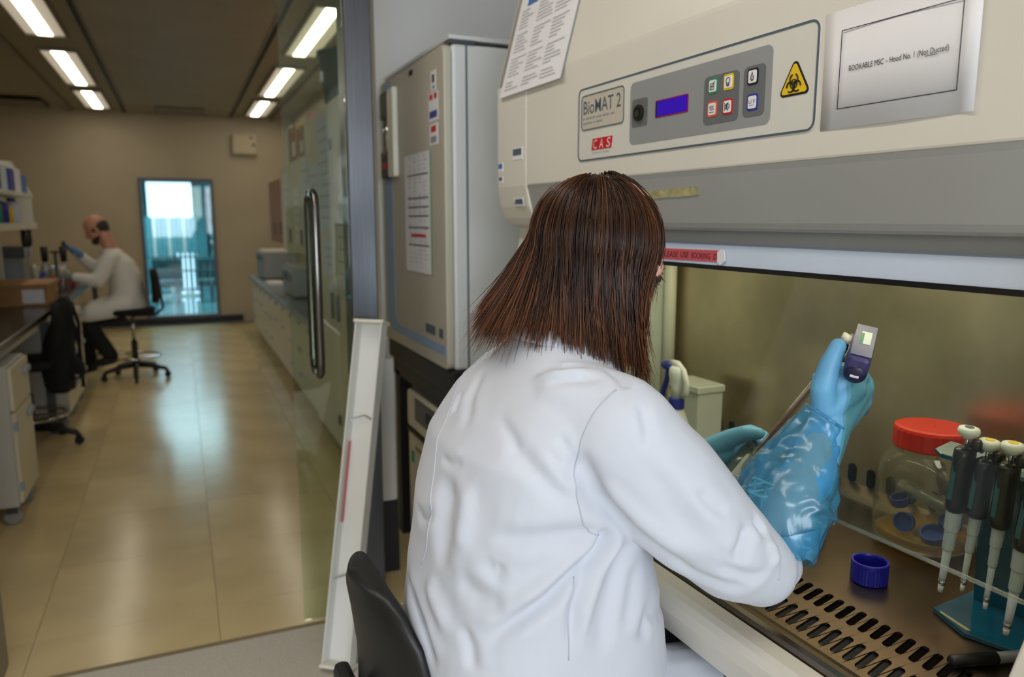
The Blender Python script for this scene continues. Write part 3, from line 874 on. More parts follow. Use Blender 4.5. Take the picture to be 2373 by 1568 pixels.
# ------------------------------------------------------------------ light cover leaning on the steel post
t = thing('light_cover', 'long white plastic light cover leaning against the steel post', 'light cover', (.41, 2.43, 0))
A, B = Vector((.415, 2.40, .005)), Vector((.622, 2.66, 1.135))
ax = (B - A).normalized()
side = Vector((.80, -.58, 0))
side = (side - ax*side.dot(ax)).normalized()
nrm = ax.cross(side).normalized()
if nrm.y > 0: nrm = -nrm
prof = [(-.05, .055), (-.05, .0), (-.045, -.006), (.045, -.006), (.05, 0), (.05, .055), (.046, .055), (.046, .002), (-.046, .002), (-.046, .055)]
prof = [(a, b) for a, b in prof]
MB().loft([[P + side*a + nrm*b for a, b in prof] for P in (A, B)]).build('trough', M['white_plastic'], t)
for P, s_ in ((A, 1), (B, -1)):
    MB().obox(P + nrm*.026 + ax*s_*.004, side*.056, nrm*.036, ax*.006).build('end_cap', M['cream'], t, bevel=.003)
for f_ in (.24, .70):
    P = A + (B-A)*f_
    MB().tube([P - side*.045 + nrm*.03, P + nrm*.012 + ax*.02, P + side*.045 + nrm*.01], .003, 6).build('clip', M['chrome'], t)
MB().obox(A + (B-A)*.52 - side*.0405 + nrm*.02, side*.001, nrm*.006, ax*.14).build('red_print', M['tape_red'], t)

# ------------------------------------------------------------------ safety cabinet (in coordinates before the scaling about the camera: x across, y along, z up)
FX = 1.139
hood = thing('safety_cabinet', 'large cream biological safety cabinet with grey control panel', 'safety cabinet', (1.4, 1.5, -.26), H4)
def hb(name, mb, m, parent=None, **k):
    return mb.build(name, M[m], parent or hood, H4, **k)
Y0, Y1 = .50, 2.53
up = [(1.7, 2.45), (1.27, 2.45), (1.14, 1.955), (FX, 1.945), (FX, 1.612), (1.19, 1.60), (1.25, 1.60), (1.25, 1.66), (1.7, 1.66)]
hb('upper_casing', MB().prism([(a, Y0, b) for a, b in up], (0, Y1-.001-Y0, 0)), 'hood_white', bevel=.004)
side_pr = [(1.85, 2.45), (1.27, 2.45), (1.14, 1.955), (FX-.002, 1.945), (FX-.002, 1.612), (1.150, 1.543), (1.165, 1.505), (1.185, 1.484), (1.226, 1.473), (1.85, 1.473)]
hb('end_cap', MB().prism([(a, 2.30, b) for a, b in side_pr], (0, .235, 0)), 'hood_white', bevel=.006)
hb('end_cap', MB().prism([(a, .44, b) for a, b in side_pr], (0, .06, 0)), 'hood_white', bevel=.006)
hb('side_wall', MB().prism([(a, .455, b) for a, b in ((.90, .60), (.90, .745), (.95, .775), (1.085, .965), (1.20, 1.48), (1.72, 1.48), (1.72, .60))], (0, .065, 0)), 'hood_white', bevel=.003)
hb('lower_fascia', MB().prism([(a, Y0, b) for a, b in ((FX, 1.611), (1.143, 1.600), (1.170, 1.492), (1.176, 1.480), (1.186, 1.474), (1.20, 1.474), (1.20, 1.60))], (0, 1.80, 0)), 'hood_grey', smooth=False)
hb('recess_panel', MB().box(1.222, 1.25, Y0, 2.4, 1.40, 1.62), 'hood_grey')
# sash
hb('sash_rail', MB().prism([(a, Y0, b) for a, b in ((1.205, 1.392), (1.207, 1.440), (1.222, 1.444), (1.224, 1.392))], (0, 1.9, 0)), 'paper_blue')
hb('sash_gap', MB().box(1.202, 1.226, Y0, 2.4, 1.382, 1.3925), 'black')  # black strip, its colour stands in for the dark gap under the rail
sg = MB()
gt, gb = Vector((1.212, 0, 1.384)), Vector((1.112, 0, .949))
gn = Vector((gt.z-gb.z, 0, -(gt.x-gb.x))).normalized()*.0035
sg.add([gt-gn+Vector((0, .58, 0)), gt-gn+Vector((0, 2.32, 0)), gb-gn+Vector((0, 2.32, 0)), gb-gn+Vector((0, .58, 0)),
        gt+gn+Vector((0, .58, 0)), gt+gn+Vector((0, 2.32, 0)), gb+gn+Vector((0, 2.32, 0)), gb+gn+Vector((0, .58, 0))],
       [(0,1,2,3),(7,6,5,4),(0,4,5,1),(1,5,6,2),(3,2,6,7),(0,3,7,4)])
sgo = hb('sash_glass', sg, 'glass_sash')
hb('sash_edge', MB().tube([gb+Vector((0, .58, 0)), gb+Vector((0, 2.32, 0))], .0038, 8), 'clear_tube')
# jambs, chamber
hb('jamb', MB().prism([(a, .52, b) for a, b in ((.95, .70), (1.09, .96), (1.20, 1.40), (1.30, 1.40), (1.30, .70))], (0, .062, 0)), 'hood_white', bevel=.004)
hb('jamb', MB().prism([(a, 2.32, b) for a, b in ((.95, .70), (1.13, .96), (1.225, 1.475), (1.30, 1.475), (1.30, .70))], (0, .2, 0)), 'hood_white', bevel=.004)
hb('chamber_back', MB().box(1.70, 1.72, .52, 2.30, .70, 1.66), 'steel_back')
hb('chamber_side', MB().box(1.10, 1.72, .52, .535, .70, 1.47), 'steel_back')
M['side_glass_paint'] = mat('side_glass_paint', (204, 208, 198), .3, var=.03)
hb('chamber_side', MB().box(1.235, 1.70, 2.225, 2.30, .70, 1.66), 'side_glass_paint')
hb('corner_post', MB().tube([(1.665, 2.20, .80), (1.665, 2.20, 1.62)], .022, 14), 'cream', smooth=True)
hb('chamber_roof', MB().box(1.25, 1.70, .52, 2.30, 1.60, 1.62), 'cream')
dm('chamber_lamp', (255, 246, 220), .5, emit=2.4, ecol=(255, 240, 205))
lampo = hb('chamber_lamp', MB().box(1.32, 1.46, .70, 2.05, 1.585, 1.60), 'chamber_lamp')
L_ = area('lamp', H4 @ Vector((1.39, 1.30, 1.58)), H4 @ Vector((1.45, 1.30, .7)), 1.1, .12, 2.5, (1.0, .94, .82), hood)
# back slots
for k in range(27):
    y = .62 + k*.0605
    hb('vent_slot', MB().prism([(1.6995, y + a, .812 + b) for a, b in rrect(.026, .052, .012, 3)], (-.002, 0, 0)), 'black')
hb('back_ledge', MB().prism([(a, .535, b) for a, b in ((1.70, .785), (1.66, .772), (1.65, .76), (1.70, .76))], (0, 1.69, 0)), 'steel_tray')
# work tray and grille
TZ = .76
hb('work_tray', MB().box(1.19, 1.70, .535, 2.225, .745, TZ), 'steel_tray', bevel=.002)
hb('tray_lip', MB().prism([(a, .535, b) for a, b in ((.957, .735), (.957, .757), (.962, .764), (.972, .767), (.985, .7655), (.998, .7625), (.998, .755), (.965, .755), (.963, .735))], (0, 1.69, 0)), 'steel_tray', smooth=False)
# slotted plate, every slot a real opening
pitch = .0258
gx = [.998, 1.098, 1.19]
slots = [(1.013, 1.082), (1.112, 1.176)]
g = MB()
def slot_cell(b, x0, x1, y0, y1, s0, s1, hw, z, sk):
    n = 6
    yc = (y0+y1)/2
    inner = []
    for k in range(n+1):
        a = R(-90 + 180*k/n)
        inner.append((s1 - hw + hw*math.cos(a), yc + hw*math.sin(a)))
    for k in range(n+1):
        a = R(90 + 180*k/n)
        inner.append((s0 + hw + hw*math.cos(a), yc + hw*math.sin(a)))
    xm = (s0+s1)/2
    inner = [(x, y + (x-xm)*sk) for x, y in inner]
    outer = []
    for q, (x, y) in enumerate(inner):
        if q == 0: o = (x1, y0)
        elif q == n: o = (x1, y1)
        elif q == n+1: o = (x0, y1)
        elif q == 2*n+1: o = (x0, y0)
        elif q < n: o = (x1, y0 + (y1-y0)*q/n)
        else: o = (x0, y1 - (y1-y0)*(q-n-1)/n)
        outer.append(o)
    N_ = len(inner)
    vs_ = [(x, y, z) for x, y in outer] + [(x, y, z) for x, y in inner] + [(x, y, z-.006) for x, y in inner]
    fs = []
    for q in range(N_):
        r_ = (q+1) % N_
        fs += [(q, r_, N_+r_, N_+q), (N_+q, N_+r_, 2*N_+r_, 2*N_+q)]
    b.add(vs_, fs)
ncell = int((2.22 - .54)/pitch)
for k in range(ncell):
    y0 = .54 + k*pitch
    for r_ in range(2):
        slot_cell(g, gx[r_], gx[r_+1], y0, y0+pitch, slots[r_][0], slots[r_][1], .0078, .7622 if r_ == 0 else .7622, .25)
hb('grille_plate', g, 'steel_tray')
hb('grille_trough', MB().box(.99, 1.19, .535, 2.225, .66, .675), 'steel_tray')
hb('trough_wall', MB().box(.985, .99, .535, 2.225, .66, .754).box(1.186, 1.19, .535, 2.225, .66, .745), 'steel_tray')
hb('gap_strip', MB().box(.948, .957, .52, 2.30, .735, .748), 'black')
hb('front_bar', MB().prism([(a, .52, b) for a, b in ((.948, .76), (.952, .748), (.952, .66), (.91, .66), (.888, .72), (.888, .745), (.896, .757), (.91, .762))], (0, 1.9, 0)), 'hood_white', bevel=.002)
hb('base_pan', MB().box(.95, 1.70, .52, 2.40, .58, .70), 'frame_grey')
for y in (.56, 2.34):
    hb('stand_leg', MB().box(1.05, 1.13, y, y+.08, -.264, .6), 'frame_grey')
    hb('stand_leg', MB().box(1.55, 1.63, y, y+.08, -.264, .6), 'frame_grey')
hb('stand_rail', MB().box(1.57, 1.61, .6, 2.36, .1, .18), 'frame_grey')
hb('side_wall', MB().box(1.23, 1.72, 2.30, 2.5, .58, 1.475), 'hood_white')

# control panel: plate, outline, overlay, keys
def plate(name, y0, y1, z0, z1, r, lvl, m, parent=None, th=.0012):
    yc, zc = (y0+y1)/2, (z0+z1)/2
    x = FX - .0002 - lvl*.0012
    return hb(name, MB().prism([(x, yc + a, zc + b) for a, b in rrect(abs(y1-y0), abs(z1-z0), r, 6)], (-th, 0, 0)), m, parent)
def rim(name, y0, y1, z0, z1, r, wdt, lvl, m, parent=None):
    yc, zc = (y0+y1)/2, (z0+z1)/2
    x = FX - .0002 - lvl*.0012
    W_, H_ = abs(y1-y0), abs(z1-z0)
    return hb(name, ring_prism([(x, yc+a, zc+b) for a, b in rrect(W_, H_, r, 6)], [(x, yc+a, zc+b) for a, b in rrect(W_-2*wdt, H_-2*wdt, max(r-wdt, .001), 6)], (-.0014, 0, 0)), m, parent)
TX, TY = (0, -1, 0), (0, 0, 1)
def lab(body, size, y, z, lvl, m, parent, fit=None, **k):
    return text(body, size, (FX - .0004 - lvl*.0012, y, z), TX, TY, M[m], parent, H4, fit=fit, **k)
cp = plate('control_panel', 1.08, 1.96, 1.665, 1.867, .02, 0, 'panel_white')
rim('outline', 1.08, 1.96, 1.665, 1.867, .02, .0042, 1, 'panel_line', cp)
np_ = plate('name_plate', 1.722, 1.941, 1.750, 1.846, .014, 1, 'plate_beige', cp)
rim('name_plate_rim', 1.722, 1.941, 1.750, 1.846, .014, .0026, 2, 'panel_line', cp)
lab('BioMAT 2', .052, 1.934, 1.794, 2, 'panel_line', cp, fit=.192, bold=.0004)
for z, words_ in ((1.7785, (.012, .05, .028, .036, .02)), (1.7655, (.052, .008, .036))):
    yw = 1.934
    for wd_ in words_:
        plate('faded_print', yw - wd_, yw, z, z + .0055, .001, 1.1, 'ink_grey', cp)
        yw -= wd_ + .005
for k, ch in enumerate('CAS'):
    y = 1.884 - k*.0345
    sk = .006
    hb('logo_tile', MB().prism([(FX-.0016, y-.0325+.0, 1.692), (FX-.0016, y+sk*0, 1.692), (FX-.0016, y-sk, 1.723), (FX-.0016, y-.0325-sk, 1.723)], (-.0012, 0, 0)), 'red', cp)
    lab(ch, .036, y-.006, 1.695, 2, 'paper', cp, fit=.021, shear=.15)
lab('Containment Air Solutions', .0105, 1.884, 1.681, 1, 'ink_grey', cp, fit=.09)
ov = plate('overlay', 1.196, 1.695, 1.690, 1.844, .016, 1, 'panel_grey', cp)
ks = plate('key_switch_plate', 1.617, 1.684, 1.733, 1.801, .008, 2, 'panel_dark', cp)
hb('key_switch', MB().lathe((FX-.004, 1.651, 1.766), [(.02, 0), (.02, .006), (.013, .007), (.013, .004), (.004, .004)], 24, axis=(-1, 0, 0)), 'black', cp)
hb('key_barrel', MB().lathe((FX-.006, 1.651, 1.766), [(.0105, 0), (.0105, .006), (.002, .0065)], 20, axis=(-1, 0, 0)), 'chrome', cp)
hb('key_slot', MB().box(FX-.0135, FX-.012, 1.650, 1.652, 1.760, 1.772), 'black', cp)
lab('O', .008, 1.655, 1.790, 3, 'black', cp)
lab('I', .008, 1.627, 1.763, 3, 'black', cp)
rim('display_rim', 1.457, 1.583, 1.745, 1.786, .003, .0025, 2, 'lcd_rim', cp)
plate('display', 1.459, 1.579, 1.747, 1.784, .002, 2, 'lcd', cp)
plate('display_edge', 1.577, 1.5805, 1.747, 1.784, .001, 3, 'black', cp)
plate('key_field', 1.289, 1.401, 1.708, 1.811, .012, 2, 'panel_dark', cp)
plate('key_field', 1.213, 1.275, 1.710, 1.811, .012, 2, 'panel_dark', cp)
for y, z, m, nm in ((1.371, 1.789, 'green', 'fan'), (1.321, 1.790, 'yellow', 'light'), (1.371, 1.740, 'orange', 'heat'), (1.321, 1.739, 'red', 'mute'), (1.248, 1.789, 'black', 'gas'), (1.246, 1.738, 'blue_ink', 'uv')):
    plate('key', y-.0155, y+.0155, z-.0165, z+.0165, .006, 3, m, cp)
    plate('key_face', y-.0115, y+.0115, z-.0125, z+.0125, .004, 4, 'paper', cp)
    x = FX - .0002 - 5.2*.0012
    def stroke(pts, r=.0008): hb('key_symbol', MB().tube([(x, y - a, z + b) for a, b in pts], r, 5), 'ink', cp)
    circ = lambda cx, cy, r, a0=0, a1=360: [(cx + r*math.cos(R(a0+(a1-a0)*q/12)), cy + r*math.sin(R(a0+(a1-a0)*q/12))) for q in range(13)]
    if nm == 'fan':
        stroke([(-.007, -.008), (.005, -.008), (.005, .006), (-.007, .006), (-.007, -.008)]); stroke([(-.001, -.007), (-.001, .005)]); stroke([(-.006, -.001), (.004, -.001)]); stroke([(.002, .003), (.008, .009)])
    elif nm == 'light':
        stroke(circ(0, .003, .006, -60, 240)); stroke([(.003, -.002), (.002, -.008), (-.002, -.008), (-.003, -.002)], .0014)
    elif nm == 'heat':
        stroke([(-.008, -.007), (.008, -.007)]); 
        for q in (-.005, 0, .005): stroke([(q, -.003), (q+.002, 0), (q-.002, .003), (q+.001, .007)])
    elif nm == 'mute':
        stroke([(-.007, -.003), (-.003, -.003), (.001, -.007), (.001, .007), (-.003, .003), (-.007, .003), (-.007, -.003)]); stroke([(-.008, -.008), (.004, .008)]); stroke([(-.008, .008), (.004, -.008)]); stroke(circ(.001, 0, .006, -50, 50))
    elif nm == 'gas':
        stroke([(0, -.009), (-.005, -.004), (-.003, .002), (0, .009), (.001, .003), (.004, 0), (.004, -.005), (0, -.009)]); stroke([(0, -.007), (-.001, -.003), (.001, 0)])
    else:
        lab('U.V', .012, y+.0095, z-.003, 5, 'ink', cp, fit=.019); stroke([(-.007, -.006), (.006, -.006)], .0004)
# biohazard triangle
def tri(r, lvl, m, nm, rr=.008):
    c = (1.1355, 1.7595)
    pts = []
    for k in range(3):
        a = R(90 + 120*k)
        cx, cz = c[0] + (r-2*rr)*math.cos(a), c[1] + (r-2*rr)*math.sin(a)
        for q in range(6):
            b = a + R(-60 + 120*q/5)
            pts.append((FX - .0002 - lvl*.0012, cx + rr*math.cos(b), cz + rr*math.sin(b)))
    return hb(nm, MB().prism(pts, (-.0012, 0, 0)), m, cp)
tri(.0478, 1, 'black', 'hazard_border')
tri(.040, 2, 'yellow', 'hazard_field', .005)
for k in range(3):
    a = R(90 + 120*k)
    cy, cz = 1.1355 + .0088*math.cos(a), 1.757 + .0088*math.sin(a)
    pts = [(FX-.0048, cy + .0098*math.cos(a + R(25 + 310*q/20)), cz + .0098*math.sin(a + R(25 + 310*q/20))) for q in range(21)]
    hb('hazard_ring', MB().tube(pts, .0015, 6), 'black', cp)
hb('hazard_ring', MB().tube([(FX-.0048, 1.1355 + .0085*math.cos(R(20*q)), 1.757 + .0085*math.sin(R(20*q))) for q in range(19)], .0009, 6, cap=False), 'black', cp)

# stickers on the left end of the cabinet
for nm, y, z, w_, h_, m in (('rating_label', 2.366, 1.700, .078, .04, 'ink_slate'), ('logo_label', 2.503, 1.667, .04, .03, 'blue_label'), ('small_label', 2.500, 1.628, .03, .022, 'ink_slate')):
    o_ = hb(nm, MB().box(FX-.004, FX-.0022, y-w_/2, y+w_/2, z, z+h_), 'paper')
    hb('print', MB().box(FX-.0048, FX-.004, y-w_*.42, y+w_*.42, z+h_*.35, z+h_*.9), m, o_)
lo = Vector((1.150, 0, 1.545)); hi = Vector((FX, 0, 1.61))
o_ = hb('test_label', MB().prism([(1.1465, 2.405, 1.545), (1.1465, 2.33, 1.545), (1.1405, 2.33, 1.575), (1.1405, 2.405, 1.575)], (-.002, 0, 0)), 'paper')
hb('print', MB().prism([(1.1435, 2.40, 1.552), (1.1435, 2.335, 1.552), (1.1405, 2.335, 1.568), (1.1405, 2.385, 1.568)], (-.0022, 0, 0)), 'ink_slate', o_)

# paper notice: BOOKABLE MSC
t = thing('notice', 'white paper notice about the bookable hood, right of the control panel', 'paper', (FX-.002, .92, 1.66), H4)
pf = lambda name, mb, m: mb.build(name, M[m], t, H4)
sheet = MB()
cols_ = 12
for k in range(cols_+1):
    y = 1.067 - .297*k/cols_
    bow = .0012 + .0025*math.sin(k/cols_*math.pi)**2 + (.004 if k == cols_ else 0)
    sheet.v += [Vector((FX - bow, y, 1.662)), Vector((FX - bow, y, 1.868))]
for k in range(cols_):
    sheet.f.append((2*k, 2*k+2, 2*k+3, 2*k+1))
sheet.build('sheet', M['paper'], t, H4, smooth=True, solid=.0004)
x = FX - .0045
ring_prism([(x, .914 + a, 1.764 + b) for a, b in ((.114, .068), (-.114, .068), (-.114, -.068), (.114, -.068))], [(x, .914 + a, 1.764 + b) for a, b in ((.1125, .0665), (-.1125, .0665), (-.1125, -.0665), (.1125, -.0665))], (-.0004, 0, 0)).build('printed_border', M['ink'], t, H4)
text('BOOKABLE MSC – Hood No. 1 (Not Ducted)', .0135, (x-.0002, 1.008, 1.759), TX, TY, M['ink'], t, H4, fit=.188)
MB().box(x-.0004, x, .838, .859, 1.7565, 1.7575).build('underline', M['ink'], t, H4)

# document sleeve on the sloping top
t = thing('document_sleeve', 'printed record sheets in a clear sleeve hung on the cabinet top left', 'paper', (1.15, 2.27, 1.915), H4)
def sl(y, z, off): return Vector((1.14 + (z-1.949)*.2655 - off, y, z))
def slq(name, y0, y1, z0, z1, off, m, skew=.0):
    MB().prism([sl(y0, z0, off), sl(y1, z0, off), sl(y1+skew, z1, off), sl(y0+skew, z1, off)], (-.0006, 0, .0002)).build(name, M[m], t, H4)
slq('sheet', 2.05, 2.491, 1.915, 2.33, .004, 'paper')
slq('header', 2.35, 2.43, 2.215, 2.24, .006, 'blue_label')
slq('pink_mark', 2.205, 2.225, 2.21, 2.235, .006, 'pink')
for k in range(24):
    z = 2.20 - k*.0115
    if k % 7 == 6: continue
    for a in range(3):
        y = 2.46 - a*.13
        slq('print_line', y - random.uniform(.05, .115), y, z, z+.004, .0056, 'ink_faint')
slq('sleeve_edge', 2.044, 2.049, 1.915, 2.33, .006, 'handle_blue')

# old tape, red label
tp = MB()
zf = lambda z: 1.143 + (1.600 - z)*.25
pts = [(1.651, 1.551), (1.6, 1.552), (1.55, 1.5535), (1.49, 1.554), (1.44, 1.556), (1.427, 1.557), (1.431, 1.566), (1.428, 1.576), (1.48, 1.5745), (1.53, 1.573), (1.58, 1.571), (1.63, 1.571), (1.651, 1.569), (1.646, 1.56)]
tp.prism([(zf(b)-.0008, a, b) for a, b in pts], (-.0012, 0, -.0003))
tp.build('tape_residue', M['tape_old'], None, H4, label='strip of yellowed tape residue on the grey cabinet fascia', cat='tape')
t = thing('tape_label', 'red tape label with handwriting on the sash rail', 'label', (1.2, 1.52, 1.395), H4)
MB().prism([(1.2045, 1.70, 1.397), (1.2045, 1.398, 1.4005), (1.2045, 1.398, 1.4275), (1.2045, 1.70, 1.425)], (-.0012, 0, 0)).build('tape', M['tape_red'], t, H4)
wx = 1.631
for wd, wl in (('PLEASE', .066), ('USE', .032), ('BOOKING', .072), ('DI', .015)):
    text(wd, .0205, (1.2028, wx, 1.4055 + random.uniform(-.0005, .0008)), TX, (0, -.06, 1), M['ink'], t, H4, fit=wl, shear=.08)
    wx -= wl + .0105
MB().prism([(1.2028, 1.412, 1.401), (1.2028, 1.402, 1.393), (1.2028, 1.392, 1.399), (1.2028, 1.384, 1.405), (1.2028, 1.389, 1.4285), (1.2028, 1.40, 1.431), (1.2028, 1.412, 1.424)], (-.0022, 0, 0)).build('torn_paper', M['paper'], t, H4)

# ------------------------------------------------------------------ ceiling luminaires of the hood room
dm('room_lamp', (255, 252, 244), .5, emit=7.5, ecol=(255, 247, 236))
for k, (y0, y1) in enumerate(((-.5, .9), (1.1, 2.5))):
    t = thing('ceiling_light', ('square-edged ceiling light of the hood room above the photographer', 'square-edged ceiling light of the hood room before the glass door')[k], 'ceiling light', (0, (y0+y1)/2, 2.93))
    MB().box(-.17, .17, y0-.02, y1+.02, 2.945, 2.975).build('frame', M['rail_lip'], t)
    MB().box(-.15, .15, y0, y1, 2.93, 2.95).build('diffuser', M['room_lamp'], t, bevel=.004)
# ------------------------------------------------------------------ things inside the cabinet
TRAY = .7605
# waste jar with red lid
t = thing('jar', 'large clear plastic waste jar with a red screw lid', 'jar', (1.565, 1.088, TRAY), H4)
jc = Vector((1.565, 1.088, TRAY))
jp = lambda name, mb, m, **k: mb.build(name, M[m], t, H4, **k)
body = jp('body', MB().lathe(jc, [(.04, .003), (.082, .004), (.098, .014), (.101, .03), (.101, .165), (.097, .19), (.085, .212), (.074, .222), (.071, .227), (.071, .245)], 40, sq=.12, cap=False), 'clear_plastic', smooth=True)
lid = MB()
n_ = 60
prof_ = [(.02, 0), (.080, 0), (.0815, .003), (.0815, .04), (.079, .046), (.07, .048), (.0, .048)]
rings = []
for k, (r_, z_) in enumerate(prof_):
    rings.append([jc + Vector((r_*(1 - (.012 if (q % 2 and k in (2, 3)) else 0))*math.cos(q*2*math.pi/n_), r_*(1 - (.012 if (q % 2 and k in (2, 3)) else 0))*math.sin(q*2*math.pi/n_), .232 + z_)) for q in range(n_)])
lid.loft(rings)
jp('lid', lid, 'red_lid', smooth=False)
jp('lid_mark', MB().lathe(jc + Vector((0, 0, .2803)), [(.006, 0), (.005, .0012)], 10), 'red_lid')
jp('residue', MB().lathe(jc, [(.05, .0105), (.085, .0115), (.0935, .022), (.0955, .034), (.09, .036), (.04, .036)], 36, sq=.12), 'liquid_yellow', smooth=True)
def tube_item(c, d, L_, r, label, tip=True):
    c, d = Vector(c), Vector(d).normalized()
    tt = thing('centrifuge_tube', label, 'tube', c, H4)
    pr = [(r*.15, 0), (r*.45, .004), (r, L_*.16), (r, L_), (r*.9, L_), (r*.9, L_*.16), (r*.3, .01)] if tip else [(r, 0), (r, L_), (r*.9, L_)]
    MB().lathe(c, pr, 18, axis=d).build('wall', M['clear_tube'], tt, H4, smooth=True)
def cap_item(c, d, r, h_, label):
    c, d = Vector(c), Vector(d).normalized()
    MB().lathe(c, [(r*.92, 0), (r, .003), (r, h_), (r*.86, h_), (r*.84, .006), (.002, .005)], 24, axis=d).build('tube_stopper', M['blue_tube_cap'], None, H4, label=label, cat='cap')
tube_item((1.53, 1.013, .875), (.10, 1, .12), .125, .0155, 'clear centrifuge tube lying across the waste jar')
tube_item((1.55, 1.063, .975), (.05, -.25, -.8), .085, .012, 'clear tube standing upright inside the waste jar')
tube_item((1.52, 1.088, .80), (.1, -.9, -.08), .075, .009, 'slim clear tube at the bottom of the waste jar')
cap_item((1.525, 1.123, .850), (-.3, .1, .9), .021, .02, 'blue tube cap under the lying tube in the waste jar')
cap_item((1.505, 1.093, .822), (-.9, -.25, .25), .022, .016, 'blue tube cap facing outward in the waste jar')
cap_item((1.52, 1.033, .802), (-.4, -.1, .85), .027, .02, 'larger blue cap at the bottom of the waste jar')
cap_item((1.555, 1.023, .83), (-.3, -.3, .8), .024, .014, 'blue cap behind the others in the waste jar')

# blue bottle cap on the tray
bc = Vector((1.297, 1.014, TRAY))
n_ = 72
rings = []
for r_, z_, kn in ((.034, 0, 0), (.0362, .001, 1), (.0362, .034, 1), (.0366, .036, 0), (.0366, .042, 0), (.0355, .044, 0), (.032, .044, 0), (.031, .040, 0), (.031, .008, 0), (.002, .006, 0)):
    rings.append([bc + Vector((r_*(1 - .022*kn*(q % 2))*math.cos(q*2*math.pi/n_), r_*(1 - .022*kn*(q % 2))*math.sin(q*2*math.pi/n_), z_)) for q in range(n_)])
MB().loft(rings).build('bottle_stopper', M['blue_cap'], None, H4, label='ribbed dark blue bottle cap lying open on the steel tray', cat='cap', smooth=False)

# small bottle behind the sleeve
t = thing('bottle', 'small clear bottle standing behind the blue sleeve', 'bottle', (1.36, 1.225, TRAY), H4)
MB().lathe((1.36, 1.225, TRAY), [(.026, 0), (.03, .004), (.03, .10), (.024, .115), (.018, .12), (.018, .14), (.016, .14), (.016, .12), (.028, .1), (.028, .008), (.002, .006)], 26).build('body', M['clear_plastic'], t, H4, smooth=True)
MB().lathe((1.36, 1.225, TRAY), [(.027, .0065), (.0275, .03), (.002, .03)], 22).build('liquid', M['clear_tube'], t, H4, smooth=True)
MB().lathe((1.36, 1.225, TRAY+.132), [(.021, 0), (.021, .022), (.019, .023)], 22).build('cap', M['white_plastic'], t, H4)

# pipette stand
t = thing('pipette_stand', 'teal acrylic pipette stand at the right edge', 'stand', (1.40, .80, TRAY), H4)
MB().prism([(1.300, .872, TRAY), (1.268, .79, TRAY), (1.33, .60, TRAY), (1.50, .66, TRAY), (1.452, .885, TRAY)], (0, 0, .009)).build('base', M['teal_acrylic'], t, H4, bevel=.0015)
MB().prism([(1.40, .86, TRAY+.009), (1.44, .62, TRAY+.009), (1.43, .62, TRAY+.30), (1.385, .86, TRAY+.30)], (.008, .002, 0)).build('upright', M['teal_acrylic'], t, H4)
MB().prism([(1.325, .915, TRAY+.300), (1.315, .895, TRAY+.296), (1.345, .60, TRAY+.288), (1.41, .60, TRAY+.290), (1.385, .925, TRAY+.304)], (0, 0, .008)).build('top_bar', M['teal_acrylic'], t, H4, bevel=.001)
MB().prism([(1.299, .858, TRAY+.0092), (1.292, .852, TRAY+.0092), (1.277, .792, TRAY+.0092), (1.283, .787, TRAY+.0092)], (0, 0, .0008)).build('tape_strip', M['tape_old'], t, H4)
# pipettes hanging on it
def pipette(top, tip, label, ring_m, slim):
    top, tip = Vector(top), Vector(tip)
    d = (tip - top)
    L_ = d.length
    d.normalize()
    tt = thing('pipette', label, 'pipette', tip, H4, group='pipettes on the teal stand')
    P = lambda f_: top + d*(L_*f_)
    rt = Vector((0, 1, 0)); rt = (rt - d*rt.dot(d)).normalized()
    bk = d.cross(rt)
    bp_ = lambda name, mb, m, **k: mb.build(name, M[m], tt, H4, **k)
    bp_('plunger_rod', MB().tube([P(.03), P(.115)], .0035, 10), 'chrome', smooth=True)
    bt = bp_('plunger_button', MB().lathe(P(.036), [(.006, -.004), (.012, .0), (.017, .006), (.018, .010), (.0165, .015), (.009, .0175), (.006, .0165), (.0, .0165)], 24, axis=-d), 'white_plastic', smooth=True)
    bp_('volume_mark', MB().lathe(P(.036) - d*.0168, [(.0075, 0), (.0075, .001), (.001, .001)], 16, axis=-d), ring_m)
    rings = []
    for f_, ra, rb in ((.10, .011, .013), (.115, .016, .020), (.15, .0165, .022), (.28, .0155, .019), (.44, .0165, .0175), (.475, .0165, .017), (.485, .013, .0135)):
        rings.append([P(f_) + rt*(ra*math.cos(q*math.pi/9)) + bk*(rb*math.sin(q*math.pi/9)) for q in range(18)])
    hd_ = bp_('handle', MB().loft(rings), 'pip_black', smooth=True)
    bp_('finger_hook', MB().tube([P(.115) + bk*.01, P(.112) + bk*.03, P(.125) + bk*.045, P(.15) + bk*.05], [(.012, .005), (.012, .005), (.01, .005), (.008, .004)], 10), 'pip_black', smooth=True)
    bp_('ejector_knob', MB().lathe(P(.10) - rt*.018, [(.006, 0), (.009, .004), (.009, .016), (.006, .02)], 14, axis=-d), 'pip_black', smooth=True)
    bp_('scale_window', MB().obox(P(.30) - bk*.0185 + rt*.002, rt*.004, bk*.0012, d*.034), 'teal_dark')
    k = .75 if slim else 1.0
    bp_('ejector_sleeve', MB().tube([P(.48), P(.49), P(.60), P(.605), P(.72), P(.73)], [.0125*k, .0135*k, .0125*k, .0105*k, .010*k, .0085*k], 18), 'pip_grey', smooth=False)
    bp_('shaft', MB().tube([P(.72), P(.90), P(.93)], [.0078*k, .0062*k, .006*k], 16), 'pip_grey', smooth=True)
    bp_('collar', MB().tube([P(.925), P(.955)], [.0066*k, .0062*k], 16), 'chrome', smooth=True)
    bp_('tip_cone', MB().tube([P(.95), P(1.0)], [.0056*k, .0044*k], 14), 'white_plastic', smooth=True)
pipette((1.270, .817, 1.136), (1.285, .852, .815), 'black pipette with grey-marked button, first from the jar', 'ink_slate', False)
